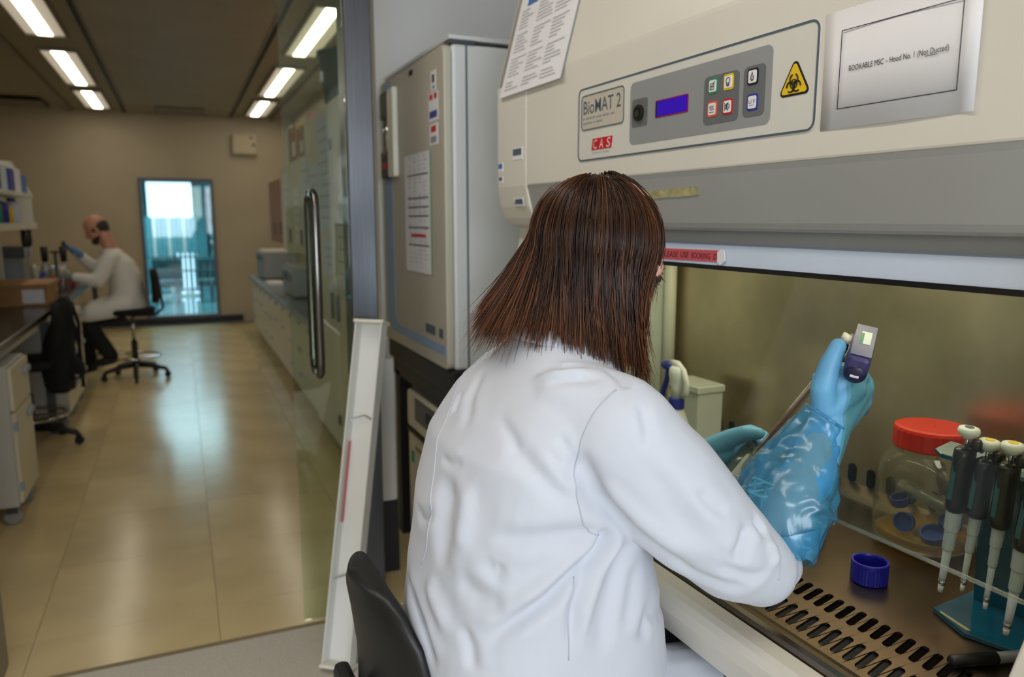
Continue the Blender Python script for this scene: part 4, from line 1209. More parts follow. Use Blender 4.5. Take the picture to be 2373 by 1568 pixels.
pipette((1.290, .792, 1.116), (1.300, .821, .828), 'black pipette with yellow-marked button, second from the jar', 'yellow', True)
pipette((1.270, .741, 1.128), (1.285, .768, .822), 'black pipette with yellow-marked button and short slim tip, third from the jar', 'yellow', True)
pipette((1.260, .690, 1.114), (1.280, .726, .796), 'black pipette cut off by the right picture edge', 'ink_slate', False)

# marker pen
t = thing('marker_pen', 'black marker pen lying on the tray at the lower right', 'pen', (1.20, .72, TRAY), H4)
MB().tube([(1.155, .738, .772), (1.16, .736, .772), (1.235, .712, .772)], [.008, .011, .011], 14).build('cap', M['black_plastic'], t, H4, smooth=True)
MB().tube([(1.235, .712, .772), (1.32, .685, .772)], .0095, 14).build('barrel', M['panel_dark'], t, H4, smooth=True)

# spray bottle
t = thing('spray_bottle', 'white spray bottle with blue collar and trigger at the back left', 'spray bottle', (1.42, 1.80, TRAY), H4)
sx, sy = 1.42, 1.828
MB().lathe((sx, sy, TRAY), [(.04, 0), (.044, .006), (.044, .07), (.04, .12), (.026, .155), (.021, .165), (.021, .175)], 26).build('body', M['white_plastic'], t, H4, smooth=True)
MB().lathe((sx, sy, TRAY+.168), [(.0245, 0), (.0245, .03), (.02, .032)], 24).build('collar', M['blue_ink'], t, H4)
hd_ = MB()
rings = []
for f_, (yo, zo, ra, rb) in enumerate(((0, .198, .018, .017), (0, .235, .018, .018), (.008, .255, .022, .026), (.0, .275, .024, .03), (-.012, .292, .022, .028), (-.03, .298, .014, .018))):
    rings.append([Vector((sx + ra*math.cos(q*math.pi/9), sy + yo*0 + rb*math.sin(q*math.pi/9) - .006*f_*0, TRAY+zo)) for q in range(18)])
MB().loft(rings).build('spray_head', M['white_plastic'], t, H4, smooth=True)
MB().tube([(sx, sy-.028, TRAY+.21), (sx, sy-.046, TRAY+.225), (sx, sy-.045, TRAY+.255), (sx, sy-.028, TRAY+.285), (sx, sy, TRAY+.302), (sx, sy+.03, TRAY+.303)], [(.010, .006), (.012, .007), (.012, .008), (.013, .009), (.014, .010), (.012, .009)], 10).build('shroud', M['white_plastic'], t, H4, smooth=True)
MB().tube([(sx, sy+.02, TRAY+.29), (sx, sy+.06, TRAY+.292), (sx, sy+.072, TRAY+.29)], [.015, .014, .010], 14).build('nozzle', M['blue_ink'], t, H4, smooth=True)
MB().tube([(sx, sy+.045, TRAY+.285), (sx, sy+.05, TRAY+.25), (sx, sy+.066, TRAY+.21), (sx, sy+.075, TRAY+.175)], [(.010, .006)]*4, 10).build('trigger', M['blue_ink'], t, H4, smooth=True)
# wire tube rack
t = thing('wire_rack', 'small white wire tube rack beside the held bottle', 'rack', (1.37, 1.47, TRAY), H4)
for a in (1.33, 1.42):
    for z in (.775, .815):
        MB().tube([(a, 1.36, z), (a, 1.56, z)], .003, 6).build('wire', M['white_plastic'], t, H4)
for b in (1.36, 1.40, 1.44, 1.48, 1.52, 1.56):
    MB().tube([(1.33, b, TRAY), (1.33, b, .815), (1.42, b, .815), (1.42, b, TRAY)], .003, 6).build('wire', M['white_plastic'], t, H4)
# pale box on the tray behind the spray bottle
t = thing('storage_box', 'small pale green box on the tray behind the spray bottle', 'box', (1.62, 1.9, TRAY), H4)
MB().box(1.53, 1.63, 1.86, 2.02, TRAY, TRAY+.19).build('body', M['side_glass_paint'], t, H4, bevel=.004)
MB().box(1.525, 1.635, 1.855, 2.025, TRAY+.19, TRAY+.215).build('lid', M['side_glass_paint'], t, H4, bevel=.004)
# ------------------------------------------------------------------ people: tools
def capsule(b, p0, p1, r0, r1, n=14):
    p0, p1 = Vector(p0), Vector(p1)
    d = p1 - p0
    L_ = d.length
    if L_ < 1e-6: return
    d /= L_
    pts, rr = [], []
    for k in range(4):
        a = R(90*k/4)
        pts.append(p0 - d*r0*math.cos(a)); rr.append(max(r0*math.sin(a), r0*.05))
    pts.append(p0); rr.append(r0)
    pts.append(p1); rr.append(r1)
    for k in range(1, 5):
        a = R(90*k/4)
        pts.append(p1 + d*r1*math.sin(a)); rr.append(max(r1*math.cos(a), r1*.05))
    b.tube(pts, rr, n)
def chain(b, pts, rr, n=14):
    for k in range(len(pts)-1):
        capsule(b, pts[k], pts[k+1], rr[k], rr[k+1], n)
def ell(b, c, r, M3=None, n=20, m=12):
    c = Vector(c)
    rings = []
    for i in range(m+1):
        a = math.pi*i/m
        s_ = max(math.sin(a), .02)
        ring = []
        for k in range(n):
            q = Vector((r[0]*s_*math.cos(2*math.pi*k/n), r[1]*s_*math.sin(2*math.pi*k/n), -r[2]*math.cos(a)))
            ring.append(c + (M3 @ q if M3 else q))
        rings.append(ring)
    b.loft(rings)
def fuse(b, vox, smooth=6, fac=.5):
    """one continuous skin around overlapping volumes"""
    me = bpy.data.meshes.new('tmp')
    me.from_pydata([tuple(p) for p in b.v], [], b.f)
    bm = bmesh.new(); bm.from_mesh(me)
    bmesh.ops.recalc_face_normals(bm, faces=bm.faces)
    bm.to_mesh(me); bm.free()
    ob = bpy.data.objects.new('tmp', me)
    COL.objects.link(ob)
    rm = ob.modifiers.new('r', 'REMESH')
    rm.mode = 'VOXEL'
    rm.voxel_size = vox
    sm = ob.modifiers.new('s', 'SMOOTH')
    sm.factor = fac
    sm.iterations = smooth
    dg = bpy.context.evaluated_depsgraph_get()
    out = bpy.data.meshes.new_from_object(ob.evaluated_get(dg), depsgraph=dg)
    o2 = MB()
    o2.v = [v.co.copy() for v in out.vertices]
    o2.f = [tuple(p.vertices) for p in out.polygons]
    bpy.data.objects.remove(ob)
    bpy.data.meshes.remove(me)
    bpy.data.meshes.remove(out)
    return o2
def normals(b):
    nn = [Vector() for _ in b.v]
    for f in b.f:
        a = (b.v[f[2]] - b.v[f[0]]).cross(b.v[f[-1]] - b.v[f[1]] if len(f) > 3 else b.v[f[1]] - b.v[f[0]])
        if len(f) == 3: a = (b.v[f[1]] - b.v[f[0]]).cross(b.v[f[2]] - b.v[f[0]])
        for i in f: nn[i] += a
    return [n.normalized() if n.length > 0 else n for n in nn]
def seg_dist(p, pts):
    best, bt = 1e9, 0
    for k in range(len(pts)-1):
        a, c = pts[k], pts[k+1]
        ac = c - a
        t_ = max(0, min(1, (p-a).dot(ac)/max(ac.length_squared, 1e-12)))
        d = (p - a - ac*t_).length
        if d < best: best, bt = d, (k + t_)/(len(pts)-1)
    return best, bt

dm('skin', (222, 168, 148), .5, var=.04, vscale=30)
dm('skin_man', (206, 148, 122), .5, var=.05, vscale=30)
dm('coat', (206, 210, 221), .75, var=.012, vscale=8, bump=.05, bscale=900, sheen=.1)
dm('seam', (190, 194, 206), .8, var=.01)
dm('coat_man', (226, 224, 216), .8, var=.02, vscale=8, bump=.25, bscale=26)
dm('trousers', (18, 18, 20), .85, var=.15, vscale=12)
dm('glove', (104, 170, 212), .42, var=.05, vscale=14, bump=.10, bscale=70)
dm('glove_man', (84, 128, 168), .45, var=.05)
dm('hair_dark', (58, 42, 32), .6, var=.1)
M['oversleeve'] = glassy('oversleeve', (178, 222, 240), rough=.2, ior=1.45, body=(96, 186, 230), bodymix=.33)

# ------------------------------------------------------------------ her chair
t = thing('task_chair', 'black padded task chair under the woman', 'chair', (.62, 1.27, -.264), H4)
cp_ = lambda name, mb, m, **k: mb.build(name, M[m], t, H4, **k)
rings = []
for zz, k in ((.40, .7), (.405, .92), (.43, 1.0), (.455, .98), (.47, .86), (.474, .5)):
    rings.append([Vector((.64 + px_*k*.26, 1.26 + py_*k*.27, zz)) for px_, py_ in rrect(2, 2, .8, 7)])
cp_('seat', MB().loft(rings), 'black_cloth', smooth=True)
rings = []
for zz, k, lean in ((.50, .55, 0), (.52, .85, .004), (.56, .97, .006), (.64, 1.0, .004), (.72, .93, -.006), (.77, .78, -.014), (.795, .58, -.018), (.80, .3, -.02)):
    rr_ = []
    for q in range(28):
        a = q*2*math.pi/28
        yy_ = math.cos(a)*.20*k
        th = .036 if k > .6 else .028
        rr_.append(Vector((.348 + lean + math.sin(a)*th + yy_*yy_*1.15, 1.37 + yy_, zz + .02)))
    rings.append(rr_)
bk_ = cp_('backrest', MB().loft(rings), 'black_plastic', smooth=True)
cp_('back_bracket', MB().tube([(.55, 1.30, .39), (.34, 1.32, .40), (.295, 1.33, .47), (.30, 1.335, .62)], [(.03, .012)]*4, 10), 'black_plastic', smooth=True)
cp_('back_adjuster', MB().obox((.300, 1.44, .52), (.018, 0, 0), (0, .05, 0), (0, 0, .06)), 'black_plastic', bevel=.012)
cp_('gas_lift', MB().tube([(.64, 1.26, -.1), (.64, 1.26, .40)], .028, 14), 'chrome', smooth=True)
for k in range(5):
    a = R(72*k + 10)
    c_, s_ = math.cos(a), math.sin(a)
    lg = cp_('base_leg', MB().tube([(.64, 1.26, -.12), (.64+c_*.15, 1.26+s_*.15, -.13), (.64+c_*.32, 1.26+s_*.32, -.18)], [.035, .028, .022], 10), 'black_plastic', smooth=True)
    cp_('castor', MB().cyl((.64+c_*.33-s_*.016, 1.26+s_*.33+c_*.016, -.23), (.64+c_*.33+s_*.016, 1.26+s_*.33-c_*.016, -.23), .034, n=16), 'rubber')

# ------------------------------------------------------------------ the woman
HC = Vector((0.7509, 1.2280, 1.4583))          # centre of the hair mass
HS = Vector((0.7663, 1.2187, 1.4463))          # centre of the skull
woman = thing('person', 'woman with brown bob in a white lab coat and blue gloves at the cabinet', 'person', (.66, 1.26, -.264), H4)
wp = lambda name, mb, m, **k: mb.build(name, M[m], woman, H4, **k)
hf = Vector((.964*math.cos(R(40)), -.263*math.cos(R(40)), -math.sin(R(40)))).normalized()
hl = Vector((0, 0, 1)).cross(hf).normalized()
hu = hf.cross(hl)
def hp(x, y, z): return HS + (hf*x + hl*y + hu*z)/CAM_SCALE
H3 = Matrix((hf, hl, hu)).transposed()
NB = Vector((.70, 1.255, 1.27))        # neck base
body = MB()
sc = 1/CAM_SCALE
def hell(c, r): ell(body, hp(*c), [q*sc for q in r], H3)
hell((-.012, 0, .018), (.096, .076, .092))
hell((.032, 0, -.04), (.058, .058, .082))
hell((.052, 0, -.105), (.03, .032, .024))
hell((.078, 0, .018), (.018, .05, .03))
hell((.066, .034, -.045), (.026, .026, .028))
hell((.066, -.034, -.045), (.026, .026, .028))
hell((.086, 0, -.074), (.016, .024, .008))
hell((.084, 0, -.086), (.015, .02, .008))
for s_ in (-1, 1): hell((-.005, s_*.076, -.03), (.017, .008, .03))
chain(body, [hp(.086, 0, .0), hp(.1, 0, -.025), hp(.113, 0, -.046)], [.009*sc, .0105*sc, .0125*sc])
chain(body, [hp(.092, .012, -.05), hp(.1, 0, -.052), hp(.092, -.012, -.05)], [.008*sc, .009*sc, .008*sc])
chain(body, [hp(-.03, 0, -.06), NB, Vector((.66, 1.255, 1.18))], [.062, .066, .08], 20)
# trunk, arms and legs under the clothes
chain(body, [Vector((.66, 1.255, 1.12)), Vector((.64, 1.26, .85)), Vector((.65, 1.26, .60))], [.12, .12, .15], 20)
RS, RE, RW = Vector((.71, 1.06, 1.16)), Vector((.965, .99, .862)), Vector((1.1549, 1.0124, 1.1091))
LS, LE, LW = Vector((.71, 1.44, 1.15)), Vector((.98, 1.60, .90)), Vector((1.1408, 1.3786, 0.9371))
chain(body, [Vector((.66, 1.15, 1.17)), RS, RE, RW], [.07, .065, .048, .034])
chain(body, [Vector((.66, 1.36, 1.17)), LS, LE, LW], [.07, .065, .048, .032])
RK, RA, LK, LA = Vector((1.14, 1.10, .50)), Vector((1.04, 1.10, -.02)), Vector((1.14, 1.40, .50)), Vector((1.04, 1.42, -.02))
chain(body, [Vector((.68, 1.16, .56)), RK, RA], [.095, .07, .045])
chain(body, [Vector((.68, 1.36, .56)), LK, LA], [.095, .07, .045])
bd = fuse(body, .006, 5)
wp('body', bd, 'skin', smooth=True)
# eye, lashes, brow on the visible side
for s_ in (-1, 1):
    eb = MB(); ell(eb, hp(.0765, s_*.03, -.012), [.0125*sc]*3)
    wp('eye', eb, 'paper', smooth=True)
    b_ = MB()
    pts = [hp(.0905 - .02*abs(q)**2*.9 , s_*(.03 + .014*q), -.016 + .001*q) for q in (-1, -.5, 0, .5, 1)]
    for p in pts:
        b_.tube([p, p + (hf*.010 - hu*.006)/CAM_SCALE*1.1], [.0009, .0003], 5)
    b_.tube(pts, .0011, 6)
    wp('eyelash', b_, 'hair_dark')
    wp('eyebrow', MB().tube([hp(.0985, s_*.012, .012), hp(.0965, s_*.028, .017), hp(.082, s_*.047, .013)], [(.004, .002), (.0042, .002), (.002, .001)], 8), 'hair_dark', smooth=True)

# hair: a bob hanging from the crown
er = Vector((.904, -.427, 0)); et = Vector((-.427, -.904, 0)); ez = Vector((0, 0, 1))
TIPS = [(-40, .108, -.045, -.035, .10), (-18, .122, -.018, -.045, .06), (0, .121, .012, -.05, .05), (12, .108, .03, -.058, .12), (22, .088, .04, -.13, .5), (34, .103, .058, -.252, 1.0), (52, .082, .085, -.238, 1), (72, .05, .108, -.222, 1), (95, .0, .118, -.203, 1), (118, -.055, .115, -.186, 1), (140, -.115, .095, -.178, 1), (160, -.18, .06, -.178, 1), (180, -.236, .015, -.168, 1), (200, -.215, -.04, -.185, 1), (225, -.16, -.09, -.20, 1), (255, -.06, -.13, -.22, 1), (290, .04, -.14, -.24, 1), (305, .09, -.12, -.24, .9), (320, .108, -.045, -.035, .10)]
def tip_at(ph):
    ph = (ph + 40) % 360 - 40
    for k in range(len(TIPS)-1):
        a, b = TIPS[k], TIPS[k+1]
        if a[0] <= ph <= b[0]:
            f = (ph-a[0])/(b[0]-a[0])
            f = f*f*(3-2*f)
            return [a[i] + (b[i]-a[i])*f for i in range(1, 5)]
    return list(TIPS[0][1:])
crown = (ez*.985 - et*.0 + er*.05).normalized()
HR = .1205
def hair_pt(ph, s, lay, th0=0.0, tip_ph=None):
    """ph azimuth in degrees, s 0..1 from crown to tip, lay 0 outside .. 1 inside"""
    a = R(ph)
    hd_ = er*math.cos(a) + et*math.sin(a)
    r_ = HR*(1 - .12*lay)*(1 + .085*max(0, math.cos(a + R(34)))**3)
    lf = max(0.0, 1 - abs(((ph + 40) % 360 - 40) - 178)/62)
    th_end = R(100 - 24*lf)
    th = R(th0) + (th_end - R(th0))*min(1, s/.5)
    cw = (crown + er*(.17*math.cos(a)) + et*(.10*math.sin(a))).normalized()
    base = cw*math.cos(th) + (hd_ - cw*hd_.dot(cw)).normalized()*math.sin(th)
    base = base.normalized()
    # skull a little longer front to back
    pe = HC + base*r_ + ez*(.002*math.cos(th))
    if s <= .5:
        return pe
    tr_, tt_, tz, _ = tip_at(ph if tip_ph is None else tip_ph)
    T = HC + (er*tr_ + et*tt_)*(1 - .16*lay) + ez*tz
    f = (s-.5)/.5
    dn = (ez*-1 + hd_*.10)*(1 - lf) + (T - pe).normalized()*lf
    fk = max(0.0, 1 - abs(((ph + 40) % 360 - 40) - 38)/22)
    c1 = pe + dn*((pe - T).length*.45) - er*(.050*fk)
    q0, q1 = pe.lerp(c1, f), c1.lerp(T, f)
    return q0.lerp(q1, f)
hair = MB()
tone = []
# under-layer so that no skull shows through
gN, gS = 96, 22
rings = []
for i in range(gS+1):
    s = i/gS*.93
    rings.append([hair_pt(-40 + 360*k/gN, s, .55) for k in range(gN)])
n0 = len(hair.v)
hair.loft(rings, cap=False)
tone += [.12]*(len(hair.v)-n0)
rnd = random.Random(11)
clumps = [rnd.uniform(-40, 320) for _ in range(260)]
clumps.sort()
import bisect
def strand(ph, lay, th0, w0, tn, cl=.65, jit=.004, lenf=1.0):
    global hair, tone
    q = bisect.bisect(clumps, ph)
    cph = min((clumps[i % len(clumps)] for i in (q-1, q)), key=lambda c: abs(c-ph))
    nS = 15
    pts = []
    j1 = Vector((rnd.gauss(0, jit), rnd.gauss(0, jit), rnd.gauss(0, jit*2.6)))
    j2 = Vector((rnd.gauss(0, jit*.35), rnd.gauss(0, jit*.35), rnd.gauss(0, jit*.35)))
    wv = rnd.uniform(0, 6.28)
    for i in range(nS+1):
        s = i/nS*lenf
        pp = ph + (cph - ph)*cl*max(0, s-.25)/.75
        p = hair_pt(pp, s, lay, th0)
        p = p + j1*s*s*s + j2 + (er*math.cos(wv) + et*math.sin(wv))*(.0022*math.sin(s*5 + wv)*s)
        pts.append(p)
    n0 = len(hair.v)
    hair.tube(pts, [w0*(.9 if i < nS-3 else (nS-i+.4)/4.2) for i in range(nS+1)], 3, cap=False)
    for i in range(nS+1):
        tone.extend([max(0, min(1, tn + .34*max(0, i/nS-.62)/.38))]*3)
for k in range(5600):
    ph = rnd.uniform(-40, 320)
    if 215 < ph < 300 and rnd.random() < .6: continue
    lay = rnd.random()**1.6*.45
    th0 = rnd.uniform(0, 40) if rnd.random() < .75 else rnd.uniform(40, 80)
    strand(ph, lay, th0, rnd.uniform(.0010, .0019), min(1, max(0, rnd.gauss(.24, .2))), jit=.0065, lenf=rnd.uniform(.93, 1.03))
for k in range(170):
    strand(rnd.uniform(-10, 215), -.03*rnd.random(), rnd.uniform(20, 60), .0007, .5, cl=.1, jit=.014, lenf=rnd.uniform(.5, 1.02))
ho = wp('hair', hair, 'hair_dark', smooth=True)
hm = mat('hair_brown', (70, 38, 22), .34, var=.1, vscale=20, spec=.28)
N_, L__ = hm.node_tree.nodes, hm.node_tree.links
at_ = N_.new('ShaderNodeAttribute'); at_.attribute_name = 'tone'
cr_ = N_.new('ShaderNodeValToRGB')
cr_.color_ramp.elements[0].color = rgb(24, 15, 11)
cr_.color_ramp.elements[1].color = rgb(150, 90, 48)
e_ = cr_.color_ramp.elements.new(.4); e_.color = rgb(60, 34, 20)
L__.new(at_.outputs['Fac'], cr_.inputs[0])
L__.new(cr_.outputs[0], N_['Principled BSDF'].inputs['Base Color'])
ho.data.materials[0] = hm
ta = ho.data.attributes.new('tone', 'FLOAT', 'POINT')
ta.data.foreach_set('value', tone)

# lab coat
coat = MB()
def sring(u, v, w, a, b, tilt=12, n=2.4, m=48):
    ring = []
    for k in range(m):
        t_ = 2*math.pi*k/m
        q = (abs(math.cos(t_))**n + abs(math.sin(t_))**n)**(-1/n)
        x, y = a*math.cos(t_)*q, b*math.sin(t_)*q
        ring.append(Vector((v + y*math.cos(R(tilt)), u + x, w - y*math.sin(R(tilt)))))
    return ring
coat.loft([sring(*q) for q in ((1.25, .67, .46, .22, .26), (1.25, .66, .52, .235, .272), (1.26, .65, .60, .246, .266), (1.26, .645, .70, .246, .26), (1.26, .64, .81, .242, .24), (1.26, .63, .94, .243, .215), (1.262, .635, 1.06, .252, .185), (1.262, .66, 1.15, .245, .14), (1.258, .685, 1.21, .205, .11), (1.25, .705, 1.262, .115, .092), (1.25, .716, 1.285, .09, .08))])
# right sleeve
chain(coat, [Vector((.655, 1.13, 1.165)), Vector((.70, 1.06, 1.135)), Vector((0.7654, 1.0224, 1.0566)), Vector((0.8214, 0.9956, 0.9901))], [.095, .105, .104, .096], 24)
chain(coat, [Vector((0.8214, 0.9956, 0.9901)), Vector((0.8850, 0.9761, 0.9220)), Vector((0.9454, 0.9688, 0.8828)), Vector((0.9950, 0.9716, 0.8730))], [.096, .085, .070, .046], 24)
# left sleeve
chain(coat, [Vector((.66, 1.38, 1.165)), Vector((.71, 1.44, 1.12)), LE, LE.lerp(LW, .8)], [.09, .09, .075, .05], 20)
# coat over the thighs
chain(coat, [Vector((.70, 1.14, .545)), Vector((.98, 1.11, .535)), Vector((1.06, 1.105, .53))], [.125, .105, .09], 20)
chain(coat, [Vector((.70, 1.38, .545)), Vector((1.02, 1.41, .54)), Vector((1.20, 1.41, .52))], [.125, .105, .085], 20)
# coat skirt hanging at the right side
chain(coat, [Vector((.60, 1.06, .60)), Vector((.58, 1.05, .42)), Vector((.60, 1.05, .36))], [.09, .07, .03], 16)
ct = fuse(coat, .0052, 12)
ct_base = MB(); ct_base.v = list(ct.v); ct_base.f = ct.f
FOLDS = [  # fold and seam lines traced in image pixels, then ray-cast onto the coat
    (-0.016, 0.016, 'e', [(0.6509, 1.0155, 0.9729), (0.5963, 1.0189, 0.9259), (0.5507, 1.0282, 0.8790), (0.4955, 1.0532, 0.8358), (0.4453, 1.0921, 0.7824)]),
    (0.01, 0.016, 'e', [(0.6364, 1.0152, 0.9735), (0.5786, 1.0211, 0.9370), (0.5305, 1.0357, 0.8952), (0.4754, 1.0694, 0.8532)]),
    (-0.01, 0.012, 'e', [(0.6556, 1.0160, 0.9680), (0.6139, 1.0177, 0.9189), (0.5952, 1.0198, 0.8652), (0.5856, 1.0191, 0.7586)]),
    (0.009, 0.014, 'e', [(0.6652, 1.0173, 0.9580), (0.6442, 1.0175, 0.9127), (0.6236, 1.0180, 0.8556), (0.6023, 1.0183, 0.7815)]),
    (-0.008, 0.02, 'e', [(0.6884, 1.0216, 0.9377), (0.6709, 1.0191, 0.8797), (0.6546, 1.0183, 0.8127), (0.6458, 1.0158, 0.7443)]),
    (-0.012, 0.018, 'e', [(0.6446, 1.0150, 0.9781), (0.5995, 1.0162, 0.9905), (0.5562, 1.0254, 0.9905), (0.5036, 1.0522, 0.9845), (0.4639, 1.0918, 0.9814)]),
    (-0.01, 0.018, 'b', [(0.5152, 1.1311, 1.1490), (0.5292, 1.0556, 1.1050), (0.5558, 1.0260, 1.0719), (0.6043, 1.0133, 1.0376)]),
    (-0.007, 0.012, 'b', [(0.5589, 1.0478, 1.1338), (0.5730, 1.0277, 1.1072), (0.5952, 1.0137, 1.0698)]),
    (-0.006, 0.01, 'b', [(0.5748, 1.0480, 1.1579), (0.5861, 1.0274, 1.1258), (0.5953, 1.0174, 1.0948)]),
    (-0.005, 0.012, 'b', [(0.5193, 1.1653, 1.1652), (0.5203, 1.1057, 1.1422), (0.5176, 1.0752, 1.1140)]),
    (-0.016, 0.024, 'b', [(0.4464, 1.2022, 1.0630), (0.4336, 1.1893, 1.0138), (0.4245, 1.1755, 0.9572), (0.4166, 1.1767, 0.8864)]),
    (0.01, 0.02, 'b', [(0.4581, 1.1461, 1.0634), (0.4470, 1.1298, 1.0019), (0.4378, 1.1283, 0.9348)]),
    (-0.008, 0.014, 'b', [(0.4248, 1.2081, 0.9927), (0.4169, 1.2575, 0.9597), (0.4192, 1.3153, 0.9551)]),
    (-0.02, 0.016, 'b', [(0.4071, 1.3407, 0.8152), (0.3969, 1.2698, 0.7975), (0.3949, 1.2198, 0.7717), (0.4037, 1.1596, 0.7108)]),
    (0.01, 0.02, 'b', [(0.4075, 1.2229, 0.8677), (0.4086, 1.1814, 0.8293), (0.4209, 1.1299, 0.7880)]),
    (-0.01, 0.022, 'b', [(0.4319, 1.1342, 0.9022), (0.4545, 1.0933, 0.8772), (0.4929, 1.0559, 0.8711)]),
    (-0.009, 0.014, 'b', [(0.4324, 1.1177, 0.8234), (0.4401, 1.0984, 0.7842), (0.4409, 1.0917, 0.7402)]),
    (-0.008, 0.016, 'b', [(0.4616, 1.0905, 0.9460), (0.4766, 1.0717, 0.9207), (0.4852, 1.0647, 0.9447)]),
    (-0.014, 0.022, 'e', [(0.6022, 1.0170, 1.1049), (0.6236, 1.0106, 1.0590), (0.6843, 0.9995, 0.9973), (0.7398, 0.9698, 0.9454), (0.7993, 0.9299, 0.9122)]),
    (0.012, 0.02, 'b', [(0.6173, 1.0082, 1.0981), (0.6615, 0.9851, 1.0439), (0.7171, 0.9532, 0.9905), (0.7730, 0.9221, 0.9551)]),
    (-0.008, 0.026, 'b', [(0.6669, 0.9597, 1.1272), (0.7059, 0.9377, 1.0777), (0.7526, 0.9197, 1.0118), (0.8017, 0.9077, 0.9555)]),
    (-0.013, 0.014, 'b', [(0.8614, 0.9073, 1.0029), (0.8475, 0.8998, 0.9836), (0.8349, 0.8984, 0.9603), (0.8201, 0.9033, 0.9462)]),
    (-0.011, 0.01, 'b', [(0.8778, 0.9154, 1.0076), (0.8904, 0.9125, 0.9912), (0.9007, 0.9068, 0.9708)]),
    (0.009, 0.012, 'b', [(0.9007, 0.9068, 0.9708), (0.9163, 0.9022, 0.9427), (0.9114, 0.8962, 0.9168)]),
    (-0.009, 0.013, 'b', [(0.7996, 0.9109, 0.9471), (0.8310, 0.9039, 0.9248), (0.8653, 0.8953, 0.9146), (0.9022, 0.8945, 0.9164)]),
    (-0.008, 0.014, 'b', [(0.7366, 0.9659, 0.9515), (0.7788, 0.9494, 0.9155), (0.8280, 0.9156, 0.8995), (0.8740, 0.8983, 0.8944)]),
    (-0.007, 0.012, 'b', [(0.7582, 0.9218, 1.0755), (0.7872, 0.9128, 1.0448), (0.8191, 0.9075, 1.0266)]),
    (-0.006, 0.01, 'b', [(0.5901, 1.1597, 1.2358), (0.6174, 1.1110, 1.2484), (0.6569, 1.0942, 1.2519)]),
    (-0.006, 0.012, 'b', [(0.5845, 1.1129, 1.2232), (0.6218, 1.0755, 1.2345), (0.6636, 1.0476, 1.2361)]),
    (0.006, 0.01, 'b', [(0.5797, 1.1524, 1.2235), (0.6102, 1.0993, 1.2400), (0.6613, 1.0716, 1.2451)]),
    (-0.008, 0.012, 'b', [(0.6897, 1.0897, 1.2484), (0.6904, 1.0367, 1.2358), (0.6851, 1.0091, 1.2236)]),
    (-0.007, 0.012, 'b', [(0.6926, 0.9887, 1.2093), (0.6927, 0.9633, 1.1726), (0.6872, 0.9540, 1.1403)]),
    (-0.006, 0.014, 'b', [(0.5649, 1.3288, 1.2164), (0.5124, 1.2675, 1.1665), (0.4808, 1.2111, 1.1271)]),
    (-0.008, 0.008, 'b', [(0.5218, 1.3234, 1.1744), (0.5061, 1.3132, 1.1570), (0.4885, 1.2954, 1.1378)]),
    (-0.006, 0.01, 'b', [(0.4462, 1.2527, 1.0719), (0.4492, 1.2051, 1.0736), (0.4590, 1.1677, 1.0873)]),
    (-0.01, 0.02, 'b', [(1.0486, 1.3878, 0.6368), (0.7603, 1.0411, 0.8001), (0.7334, 1.0269, 0.7476)]),
    (-0.007, 0.02, 'b', [(0.7226, 1.0321, 0.9186), (0.7112, 1.0256, 0.8518), (0.6966, 1.0207, 0.7768)]),
]
import numpy as np
def apply_folds(b, folds, drift=.004):
    P = np.array([tuple(p) for p in b.v])
    Nn = np.array([tuple(n) for n in normals(b)])
    D = np.zeros(len(P))
    for amp, wd, tp, pts in folds:
        A = np.array(pts)
        best = np.full(len(P), 1e9)
        bt = np.zeros(len(P))
        tot = len(A) - 1
        for k in range(tot):
            a, c = A[k], A[k+1]
            ac = c - a
            t_ = np.clip(((P - a) @ ac)/max(ac @ ac, 1e-12), 0, 1)
            d = np.linalg.norm(P - a - t_[:, None]*ac, axis=1)
            m = d < best
            best[m] = d[m]
            bt[m] = ((k + t_)/tot)[m]
        q = best/wd
        tap = np.minimum(1, 3.5*(1 - bt))
        if tp == 'b': tap = np.minimum(tap, 3.5*bt)
        tap = tap*tap*(3 - 2*tap)
        D += 1.3*amp*tap*(np.exp(-q*q) - .42*np.exp(-q*q/5))
    low = np.array([noise.noise(Vector(p)*7.0) + .5*noise.noise(Vector(p)*17.0) for p in b.v])
    Q = P + Nn*(D + drift*low)[:, None]
    b.v = [Vector(p) for p in Q]
apply_folds(ct, FOLDS)
wp('lab_coat', ct, 'coat', smooth=True)
